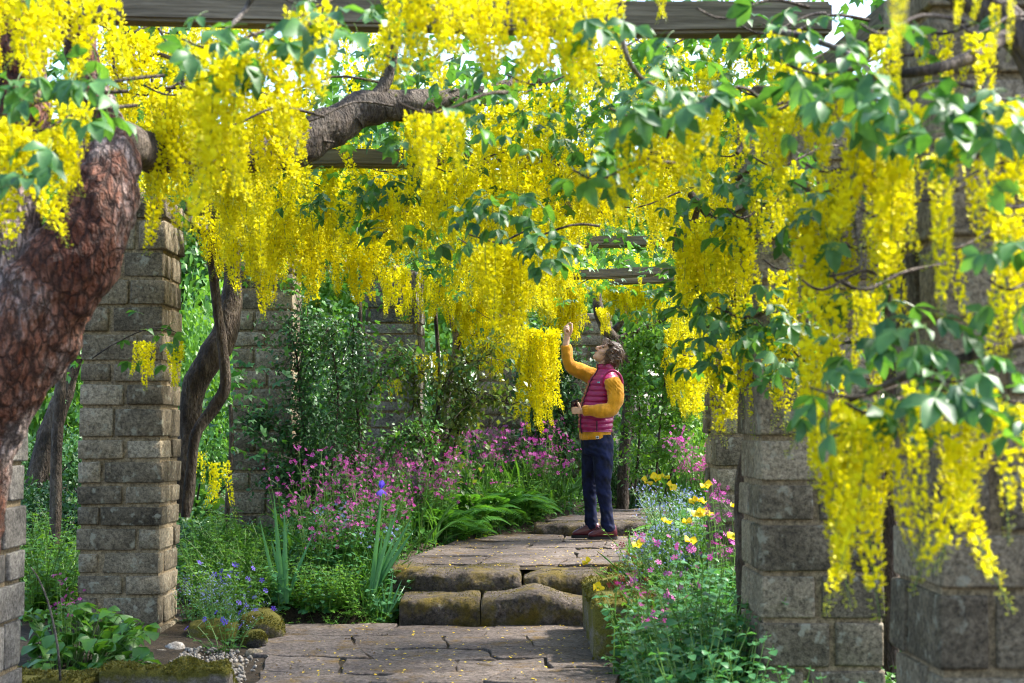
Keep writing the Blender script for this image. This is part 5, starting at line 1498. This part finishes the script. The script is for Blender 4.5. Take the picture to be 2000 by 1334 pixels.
# broad leafed plant in the lower left corner: leaf by leaf
root = thing('leafy_shrub', 'low bush of broad bright leaves in the lower left corner', 'bush', (-2.2, 7.2, 0))
mb = MB(); scatter(mb, BROAD, np.zeros((1, 3)), np.eye(3)[None], np.ones(1)); LB1 = mb.mesh('leaf', M['leaf_mid'])
mb = MB(); scatter(mb, leaf_t(.36, .12, .3), np.zeros((1, 3)), np.eye(3)[None], np.ones(1)); LB2 = mb.mesh('leaf', M['leaf_bright'])
mbs = MB()
for i in range(260):
    px = R_.uniform(55, 290); t = (px - 60) / 225
    py = R_.uniform(1172 + 70 * abs(t - .35) ** 1.2, 1340); d = 7.15 + (1340 - py) / 160 * .55 + R_.uniform(-.1, .1)
    p = P(px, py, d); l = p - Vector(root.location)
    o = link('leaf', LB1 if R_.random() < .6 else LB2, root, l)
    o.rotation_euler = (R_.uniform(-.7, .1), R_.gauss(0, .3), R_.uniform(0, 6.28)); s = R_.uniform(.06, .115); o.scale = (s, s, s)
    tube(mbs, [(l.x * .6, l.y, -.02), ((l.x + l.x * .6) / 2, l.y, l.z * .7), l[:]], .0025, 3, 3, cap=False)
mbs.obj('stem', M['stalk'], root)
mb = MB(); root = thing('bare_shoot', 'pale bare shoot rising at the lower left beside the pillar edge', 'stem', P(118, 1330, 6.6))
tube(mb, [P(x, y, 6.6) - Vector(root.location) for x, y in ((118, 1330), (112, 1260), (95, 1180), (75, 1130), (60, 1108))], [.006, .006, .005, .004, .003], 6, 20)
mb.obj('stem', M['bark_grey'], root)

# ground cover over all beds: nobody could count it
mb = MB(); pos = []; sc_ = []
def cover(n, x0, x1, y0, y1, hmax, s0, s1):
    for i in range(n):
        x = R_.uniform(x0, x1); y = R_.uniform(y0, y1)
        if abs(x - path_c(y)) < path_w(y) + .03 + .1 * nz((x, y, 0), 3): continue
        if x < -1.2 and x > -2.0 and 6.9 < y < 8.45: continue
        if y < 9.3 and -1.5 < x < .5: continue
        hh = hmax * (.55 + .6 * nz((x, y, 2), 1.6)) * ss(path_w(y), path_w(y) + .35, abs(x - path_c(y)))
        pos.append((x, y, gz(x, y) + max(0, hh) * R_.random() ** .7 + .01)); sc_.append(R_.uniform(s0, s1))
cover(17000, -3.2, -.5, 9.4, 14, .22, .022, .05)
cover(9000, .5, 1.7, 5.3, 10, .2, .025, .055)
cover(9000, .4, 3.2, 10, 17, .3, .03, .06)
cover(9000, -1.3, 1.2, 13, 17, .35, .03, .06)
cover(7000, -7, -2.4, 7.5, 17, .3, .035, .08)
pos = np.array(pos); n = len(pos)
D = rand_unit(n); D[:, 2] = D[:, 2] * .35; N = np.tile([[0, -.15, 1.]], (n, 1)) + NP.normal(size=(n, 3)) * .4
scatter(mb, LEAF4, pos, frames(D, N), np.array(sc_))
tag(mb.obj('ground_cover', M['leaf_mid']), kind='stuff')

# ------------------------------------------------------------------ the woman reaching up
def knit_mat(name, col, scale=190):
    m, nd, ln = new_mat(name)
    tc = nd.new('ShaderNodeTexCoord')
    w = nd.new('ShaderNodeTexWave'); w.wave_type = 'BANDS'; w.bands_direction = 'X'; w.inputs['Scale'].default_value = scale / 6; w.inputs['Distortion'].default_value = 1.5
    n = nd.new('ShaderNodeTexNoise'); n.inputs['Scale'].default_value = scale; n.inputs['Detail'].default_value = 3
    n2 = nd.new('ShaderNodeTexNoise'); n2.inputs['Scale'].default_value = 14; n2.inputs['Detail'].default_value = 3
    for q in (w, n, n2): ln.new(tc.outputs['Object'], q.inputs['Vector'])
    r = ramp(nd, [(.25, tuple(c * .72 for c in col)), (.75, tuple(min(1, c * 1.18) for c in col))]); ln.new(n2.outputs[0], r.inputs[0])
    p = nd.new('ShaderNodeBsdfPrincipled'); p.inputs['Roughness'].default_value = .9; p.inputs['Specular IOR Level'].default_value = .15; p.inputs['Sheen Weight'].default_value = .25
    ln.new(r.outputs[0], p.inputs['Base Color'])
    ad = nd.new('ShaderNodeMath'); ad.operation = 'ADD'; ln.new(w.outputs[0], ad.inputs[0]); ln.new(n.outputs[0], ad.inputs[1])
    b = nd.new('ShaderNodeBump'); b.inputs['Strength'].default_value = .5; b.inputs['Distance'].default_value = .006
    ln.new(ad.outputs[0], b.inputs['Height']); ln.new(b.outputs[0], p.inputs['Normal'])
    o = nd.new('ShaderNodeOutputMaterial'); ln.new(p.outputs[0], o.inputs[0])
    return m
M['knit'] = knit_mat('mustard knit', (.62, .27, .012))
M['vest'] = plain_mat('magenta padded nylon', (.30, .006, .095), rough=.36, spec=.5, var=.2, scale=18, bump=.25)
M['vestdark'] = plain_mat('dark zip tape', (.03, .004, .016), rough=.5)
M['denim'] = plain_mat('dark blue denim', (.004, .007, .034), rough=.8, spec=.25, var=.8, scale=16, bump=.4)
M['shoe'] = plain_mat('oxblood leather', (.09, .012, .022), rough=.28, spec=.55, var=.25, scale=30)
M['sole'] = plain_mat('black rubber', (.015, .013, .013), rough=.7)
M['skin'] = plain_mat('skin', (.64, .37, .27), rough=.5, spec=.35, var=.10, scale=26)
M['lip'] = plain_mat('lip', (.42, .13, .11), rough=.45)
M['hair'] = plain_mat('short brown hair', (.062, .032, .020), rough=.4, spec=.5, var=.6, scale=16, bump=.8, stretch=(1, 2.5, 6))
M['white'] = plain_mat('white cloth', (.75, .75, .75), rough=.7, var=.03)
M['navy'] = plain_mat('navy print', (.02, .03, .08), rough=.6)
M['skyblue'] = plain_mat('pale blue print', (.15, .45, .6), rough=.5)
M['eye'] = plain_mat('eye', (.12, .09, .07), rough=.15, spec=.6)
M['black'] = plain_mat('black phone case', (.012, .012, .014), rough=.25, spec=.5)

def loft(mb, secs, seg=28, m=0, cap=True):
    V = []
    for (c, a, b) in secs:
        c, a, b = Vector(c), Vector(a), Vector(b)
        for k in range(seg):
            t = 2 * math.pi * k / seg
            V.append((c + a * math.cos(t) + b * math.sin(t))[:])
    n = len(secs); F = [(i * seg + k, i * seg + (k + 1) % seg, (i + 1) * seg + (k + 1) % seg, (i + 1) * seg + k) for i in range(n - 1) for k in range(seg)]
    mb.add(V, F, m)
    if cap:
        for i, fl in ((0, 1), (n - 1, 0)):
            W = V[i * seg:(i + 1) * seg] + [tuple(secs[i][0])]
            mb.add(W, [((k + 1) % seg, k, seg) if fl else (k, (k + 1) % seg, seg) for k in range(seg)], m)
def ball(mb, c, ax, seg=14):
    """ellipsoid from centre and three half-axis vectors"""
    c = Vector(c); A, B, C_ = [Vector(a) for a in ax]
    secs = []
    for i in range(9):
        t = -math.pi / 2 + math.pi * (i + .05) / 8.1
        secs.append((c + C_ * math.sin(t), A * math.cos(t), B * math.cos(t)))
    loft(mb, secs, seg)
def fuse(mb, name, mat, parent, voxel, it=3, disp=None):
    me = mb.mesh(name + '_raw', mat)
    tmp = bpy.data.objects.new('tmp', me); COL.objects.link(tmp)
    r = tmp.modifiers.new('r', 'REMESH'); r.mode = 'VOXEL'; r.voxel_size = voxel
    s = tmp.modifiers.new('s', 'SMOOTH'); s.factor = .5; s.iterations = it
    dg = bpy.context.evaluated_depsgraph_get(); dg.update()
    out = bpy.data.meshes.new_from_object(tmp.evaluated_get(dg))
    bpy.data.objects.remove(tmp)
    out.name = name; out.materials.clear(); out.materials.append(mat)
    if disp:
        for v in out.vertices: v.co = disp(v.co.copy(), v.normal.copy())
    out.polygons.foreach_set('use_smooth', np.ones(len(out.polygons), bool))
    return link(name, out, parent)

base = P(1165, 1053, 12.5); base.z = .292
her = thing('person', 'person in mustard jumper and magenta padded gilet, one arm raised to the blossom', 'person', base)
YAW = math.radians(20)
fw = Vector((-math.cos(YAW), -math.sin(YAW), 0)); lf = Vector((math.sin(YAW), -math.cos(YAW), 0)); UP = Vector((0, 0, 1))
VS = [(.872, -.004, .132, .160), (.95, -.006, .142, .168), (1.05, .0, .143, .166), (1.15, .018, .141, .163), (1.25, .05, .134, .162), (1.32, .066, .126, .160), (1.365, .076, .104, .128), (1.395, .08, .084, .095), (1.42, .082, .074, .08), (1.462, .074, .07, .075)]
def vsec(z):
    return [lerp_list([(s[0], s[k]) for s in VS], z) for k in (1, 2, 3)]
def vpt(z, th, grow=1.0):
    cx, a, b = vsec(z)
    return Vector((cx, 0, z)) + fw * (a * grow * math.cos(th)) + lf * (b * grow * math.sin(th))
# gilet: stacked padded baffles
mb = MB(); seg = 56; V = []; zs = np.linspace(.892, 1.462, 130)
for z in zs:
    for k in range(seg):
        th = 2 * math.pi * k / seg
        q = z + .012 * math.sin(th * 1 + .5) + .006 * nz((math.cos(th), math.sin(th), z), 3)
        per = .046 if z < 1.395 else .034
        pf = abs(math.sin(math.pi * q / per)) ** .55
        side = 1 if math.cos(th) > -.2 else 1
        g = 1 + .085 * (pf - .75) * side + .012 * nz((math.cos(th) * 3, math.sin(th) * 3, z * 14), 1)
        if z < .902: g *= .97
        V.append(vpt(z, th, g)[:])
F = [(i * seg + k, i * seg + (k + 1) % seg, (i + 1) * seg + (k + 1) % seg, (i + 1) * seg + k) for i in range(len(zs) - 1) for k in range(seg)]
mb.add(V, F)
vest = mb.obj('gilet', M['vest'], her)
mb = MB(); tube(mb, [vpt(z, .12, 1.02)[:] for z in np.linspace(.88, 1.46, 14)], .006, 6, 28); mb.obj('zip', M['vestdark'], vest)
mb = MB(); tube(mb, [vpt(z, 1.18, 1.03)[:] for z in np.linspace(.90, .985, 5)], .005, 5, 6); mb.obj('pocket_zip', M['vestdark'], vest)
def patch(parent, name, z, th, w, h, mat, grow):
    c = vpt(z, th, grow); t = (vpt(z, th + .05, grow) - vpt(z, th - .05, grow)).normalized(); nn = t.cross(UP)
    mb = MB(); pts = [c + t * (sx * w / 2) + UP * (sz * h / 2) + nn * o for o in (0, .003) for sx, sz in ((-1, -1), (1, -1), (1, 1), (-1, 1))]
    mb.add([p[:] for p in pts], [(0, 3, 2, 1), (4, 5, 6, 7), (0, 1, 5, 4), (1, 2, 6, 5), (2, 3, 7, 6), (3, 0, 4, 7)])
    return mb.obj(name, M[mat], parent, smooth=False)
patch(vest, 'badge', 1.305, .78, .022, .011, 'skyblue', 1.05)
# armhole piping
S_l = Vector((.128, -.142, 1.315)); S_r = Vector((.03, .15, 1.33))
mb = MB(); a_ = Vector((.02, -.4, .92)).normalized()
tube(mb, [(S_l + Vector((math.cos(t) * .082, -.012 - .02 * math.sin(t), -.02 + math.sin(t) * .105)))[:] for t in np.linspace(-.6, 3.9, 12)], .011, 7, 36); mb.obj('armhole_trim', M['vest'], vest)

# jumper: body and both sleeves in one knit
mb = MB()
loft(mb, [((vsec(max(.88, z))[0], 0, z), fw * (vsec(max(.88, z))[1] * g), lf * (vsec(max(.88, z))[2] * g)) for z, g in ((.826, .95), (.84, .965), (.90, .94), (1.05, .9), (1.2, .9), (1.32, .88), (1.38, .85), (1.41, .8))], 32)
AL = [S_l, Vector((.150, -.195, 1.21)), Vector((.128, -.222, 1.09)), Vector((.045, -.236, 1.065)), Vector((-.05, -.222, 1.068)), Vector((-.118, -.205, 1.064))]
tube(mb, AL, [.074, .069, .060, .056, .051, .041], 18, 26)
AR = [S_r, Vector((-.07, .165, 1.385)), Vector((-.165, .15, 1.43)), Vector((-.222, .13, 1.475)), Vector((-.24, .118, 1.56)), Vector((-.25, .11, 1.632))]
tube(mb, AR, [.085, .074, .066, .058, .05, .041], 18, 26)
def sw(co, no):
    k = .007 * nz(co, 19, 3) + .013 * nz((co.x + co.z * .6, co.y, co.z - co.x * .5), 9, 8)
    # cuffs and hem ribs
    if co.z < .875: k += .0025 * math.sin(co.x * 420)
    # raised cable bands on the shoulder
    if 1.20 < co.z < 1.32 and co.y < -.16: k += .004 * abs(math.sin(co.z * 95)) * math.sin(co.x * 200 + co.z * 180)
    d1 = (co - AR[5]).length
    if d1 < .07: k += .003 * math.sin(math.atan2(co.y - .11, co.x + .25) * 14)
    d2 = (co - AL[5]).length
    if d2 < .07: k += .003 * math.sin(math.atan2(co.z - 1.064, co.y + .205) * 14)
    return co + no * k
jum = fuse(mb, 'jumper', M['knit'], her, .0085, 3, sw)
patch(jum, 'label_tag', .848, 1.2, .026, .022, 'white', .985); patch(jum, 'label_print', .848, 1.2, .017, .013, 'navy', 1.012)

# jeans
mb = MB()
loft(mb, [((.01, 0, z), fw * a, lf * b) for z, a, b in ((.87, .118, .150), (.82, .128, .160), (.76, .132, .165), (.70, .115, .15))], 28)
LN = [Vector((.04, -.072, .80)), Vector((.05, -.078, .66)), Vector((.052, -.083, .52)), Vector((.055, -.085, .40)), Vector((.078, -.085, .24)), Vector((.093, -.085, .07))]
LFAR = [Vector((-.012, .078, .80)), Vector((-.035, .083, .66)), Vector((-.048, .088, .52)), Vector((-.05, .09, .40)), Vector((-.042, .09, .24)), Vector((-.032, .09, .07))]
tube(mb, LN, [.100, .090, .073, .060, .053, .059], 18, 24)
tube(mb, LFAR, [.098, .088, .070, .058, .051, .057], 18, 24)
def jn(co, no):
    k = .007 * nz(co, 14, 5) + .006 * nz((co.x, co.y, co.z + co.x * 1.2), 26, 2)
    for z0 in (.10, .14, .38, .42, .46, .70, .74): k += .009 * math.exp(-((co.z - z0 + .35 * (co.x - .02)) / .010) ** 2) * (.4 + nz((co.x, co.y, z0), 9))
    return co + no * k
fuse(mb, 'jeans', M['denim'], her, .010, 3, jn)

# ankle boots
def boot(dx, y, yaw):
    mb = MB(); secs = []
    for x, w, h in ((.168, .012, .05), (.16, .03, .10), (.13, .041, .128), (.085, .044, .125), (.045, .042, .105), (.0, .045, .075), (-.035, .044, .058), (-.06, .034, .043), (-.074, .016, .03)):
        secs.append(((x, 0, .018 + h / 2 * .9), (0, w, 0), (0, 0, h / 2)))
    loft(mb, secs, 18)
    o = mb.obj('boot', M['shoe'], her, loc=(dx, y, 0)); o.rotation_euler = (0, 0, yaw)
    mb = MB(); ring = [(.172, 0), (.165, .03), (.12, .042), (.06, .038), (.0, .047), (-.04, .046), (-.07, .03), (-.082, 0)]
    ring = ring + [(x, -w) for x, w in ring[-2:0:-1]]
    n_ = len(ring); V = [(x, w, 0.0) for x, w in ring] + [(x, w, .026) for x, w in ring]
    mb.add(V, [(i, (i + 1) % n_, n_ + (i + 1) % n_, n_ + i) for i in range(n_)])
    mb.add([(x, w, .026) for x, w in ring] + [(.05, 0, .026)], [(i, (i + 1) % n_, n_) for i in range(n_)])
    mb.obj('sole', M['sole'], o)
    mb = MB()
    for k in range(4): tube(mb, [(.04 - k * .017, -.028, .118 - k * .013), (.036 - k * .017, 0, .13 - k * .013), (.04 - k * .017, .028, .118 - k * .013)], .003, 4, 5)
    mb.obj('laces', M['sole'], o)
boot(.0, -.085, .08); boot(-.125, .09, -.05)

# body: one continuous skin surface (head, neck, hands, and the limbs inside the clothes)
HC = Vector((.108, 0, 1.546)); tl = math.radians(42)
hf = Vector((-math.cos(tl), -.16, math.sin(tl))).normalized(); hs = Vector((0, -1, 0)); hs = (hs - hf * hs.dot(hf)).normalized(); hu = hs.cross(hf) * -1
if hu.z < 0: hu = -hu
def H(f, s, u): return HC + hf * f + hs * s + hu * u
mb = MB()
ball(mb, H(-.008, 0, .018), (hf * .094, hs * .073, hu * .098)); ball(mb, H(.030, 0, -.045), (hf * .058, hs * .056, hu * .062))
ball(mb, H(.068, 0, -.094), (hf * .024, hs * .026, hu * .02)); ball(mb, H(.045, 0, -.075), (hf * .045, hs * .042, hu * .036))
for s_ in (-1, 1):
    ball(mb, H(.058, .032 * s_, -.03), (hf * .028, hs * .026, hu * .026)); ball(mb, H(.074, .027 * s_, .028), (hf * .015, hs * .026, hu * .012))
    ball(mb, H(-.005, .074 * s_, -.012), (hf * .02, hs * .010, hu * .03))
tube(mb, [H(.084, 0, .018), H(.097, 0, -.006), H(.111, 0, -.028), H(.098, 0, -.038)], [.009, .011, .0135, .008], 10, 10)
for s_ in (-1, 1): ball(mb, H(.096, .011 * s_, -.034), (hf * .011, hs * .008, hu * .008))
ball(mb, H(.086, 0, -.060), (hf * .013, hs * .023, hu * .007)); ball(mb, H(.084, 0, -.072), (hf * .012, hs * .020, hu * .007))
tube(mb, [(.085, 0, 1.33), (.088, 0, 1.40), H(-.02, 0, -.07), H(-.01, 0, -.02)], [.062, .052, .052, .05], 16, 12)
loft(mb, [((vsec(max(.88, z))[0], 0, z), fw * (vsec(max(.88, z))[1] * .70), lf * (vsec(max(.88, z))[2] * .70)) for z in (.76, .85, .95, 1.05, 1.2, 1.32, 1.38)], 24)
for L_, r_ in ((AL, [.05, .045, .040, .036, .030, .026]), (AR, [.05, .045, .040, .036, .031, .028]), (LN, [.06, .06, .05, .042, .038, .033]), (LFAR, [.06, .06, .05, .042, .038, .033])):
    tube(mb, L_, r_, 12, 20)
tube(mb, [AR[5], Vector((-.244, .108, 1.672)), Vector((-.240, .106, 1.70))], [.030, .0265, .028], 12, 8)
ball(mb, (-.238, .102, 1.728), (Vector((.026, .012, 0)), Vector((-.009, .022, 0)), Vector((-.004, 0, .046))))
def finger(pts, r0=.0095, r1=.0072): tube(mb, pts, [r0 + (r1 - r0) * i / (len(pts) - 1) for i in range(len(pts))], 9, 12)
finger([(-.247, .118, 1.735), (-.253, .116, 1.772), (-.232, .108, 1.806), (-.207, .1, 1.822)])            # index, bent to the pinch
finger([(-.252, .100, 1.735), (-.262, .098, 1.770), (-.243, .092, 1.795), (-.220, .09, 1.783), (-.222, .094, 1.768)])
finger([(-.252, .085, 1.730), (-.264, .083, 1.758), (-.246, .077, 1.780), (-.224, .077, 1.768), (-.226, .082, 1.754)], .009)
finger([(-.248, .072, 1.722), (-.258, .069, 1.744), (-.243, .065, 1.762), (-.226, .067, 1.751), (-.228, .072, 1.740)], .0082, .0066)
finger([(-.225, .095, 1.708), (-.205, .086, 1.738), (-.197, .086, 1.778), (-.200, .096, 1.816)], .0125, .0082)   # thumb
# the hand round the phone
tube(mb, [AL[5], Vector((-.135, -.203, 1.064))], [.028, .026], 12, 6)
ball(mb, (-.158, -.203, 1.070), (Vector((-.036, .004, .004)), Vector((0, .015, 0)), Vector((.004, 0, .031))))
finger([(-.146, -.206, 1.090), (-.153, -.214, 1.112), (-.163, -.212, 1.132), (-.174, -.203, 1.147)], .0125, .0085)
for k, (z_, e) in enumerate(((1.092, .030), (1.076, .034), (1.06, .030), (1.046, .022))):
    finger([(-.176, -.200, z_), (-.190 - e * .4, -.192, z_ + .002), (-.193 - e * .45, -.176, z_ + .004), (-.182 - e * .2, -.164, z_ + .006)], .009, .007)
fuse(mb, 'body', M['skin'], her, .0048, 2)
for s_ in (-1, 1):
    mb = MB(); ball(mb, H(.080, .028 * s_, .010), (hf * .010, hs * .012, hu * .006)); mb.obj('eye', M['eye'], her)
    mb = MB(); tube(mb, [H(.086, .012 * s_, .030), H(.090, .026 * s_, .036), H(.080, .043 * s_, .031)], [.003, .0035, .002], 5, 8); mb.obj('eyebrow', M['hair'], her)
mb = MB(); ball(mb, H(.094, 0, -.061), (hf * .006, hs * .019, hu * .004)); ball(mb, H(.092, 0, -.070), (hf * .006, hs * .017, hu * .004)); mb.obj('lips', M['lip'], her)
# hair
mb = MB()
ball(mb, H(-.014, 0, .060), (hf * .093, hs * .079, hu * .066)); ball(mb, H(-.052, 0, .0), (hf * .074, hs * .084, hu * .096)); ball(mb, H(-.062, 0, -.075), (hf * .055, hs * .07, hu * .055))
for s_ in (-1, 1):
    ball(mb, H(.012, .068 * s_, .02), (hf * .036, hs * .024, hu * .058)); ball(mb, H(.045, .048 * s_, .072), (hf * .045, hs * .036, hu * .026)); ball(mb, H(-.02, .076 * s_, -.03), (hf * .032, hs * .018, hu * .05))
def hr(co, no):
    q = co - HC; a, b, c = q.dot(hf), q.dot(hs), q.dot(hu)
    return co + no * (.004 * nz((a * 1.0, b * 1.2, c * 3.4), 22, 2) + .005 * nz((a * .8, b * 3, c * 3), 34, 6))
hair = fuse(mb, 'hair', M['hair'], her, .005, 2, hr)
mb = MB(); crown_p = H(-.03, -.01, .125); fs = [p for p in hair.data.polygons]
for k in range(600):
    p = fs[R_.randrange(len(fs))]; q = p.center.copy(); no = p.normal
    d = (q - crown_p); d = d - no * d.dot(no)
    if d.length < 1e-4: continue
    d = d.normalized() + hs * R_.gauss(0, .15); d.normalize(); L = R_.uniform(.04, .075)
    tube(mb, [(q - no * .002)[:], (q + d * L * .5 + no * .0025)[:], (q + d * L - no * R_.uniform(.002, .012))[:]], [.0012, .0014, .0005], 3, 5, 0, cap=False)
M['strand'] = plain_mat('hair strands', (.10, .052, .03), rough=.35, spec=.5, var=.5)
tag(mb.obj('strands', M['strand'], hair), kind='stuff')

ph = thing('phone', 'black phone held against the magenta gilet', 'phone', base + Vector((-.188, -.192, 1.118)))
bm = bmesh.new(); bmesh.ops.create_cube(bm, size=1)
for v in bm.verts: v.co = Vector((v.co.x * .072, v.co.y * .009, v.co.z * .146))
bmesh.ops.bevel(bm, geom=bm.edges[:], offset=.004, segments=2, affect='EDGES')
me = bpy.data.meshes.new('case'); bm.to_mesh(me); bm.free(); me.materials.append(M['black'])
o = link('case', me, ph); mb = MB(); mb.add([(-.032, -.0052, -.068), (.032, -.0052, -.068), (.032, -.0052, .068), (-.032, -.0052, .068)], [(0, 1, 2, 3)])
mb.obj('screen', plain_mat('phone glass', (.01, .01, .012), rough=.08), ph)
ph.rotation_euler = (.95, -.35, .25)
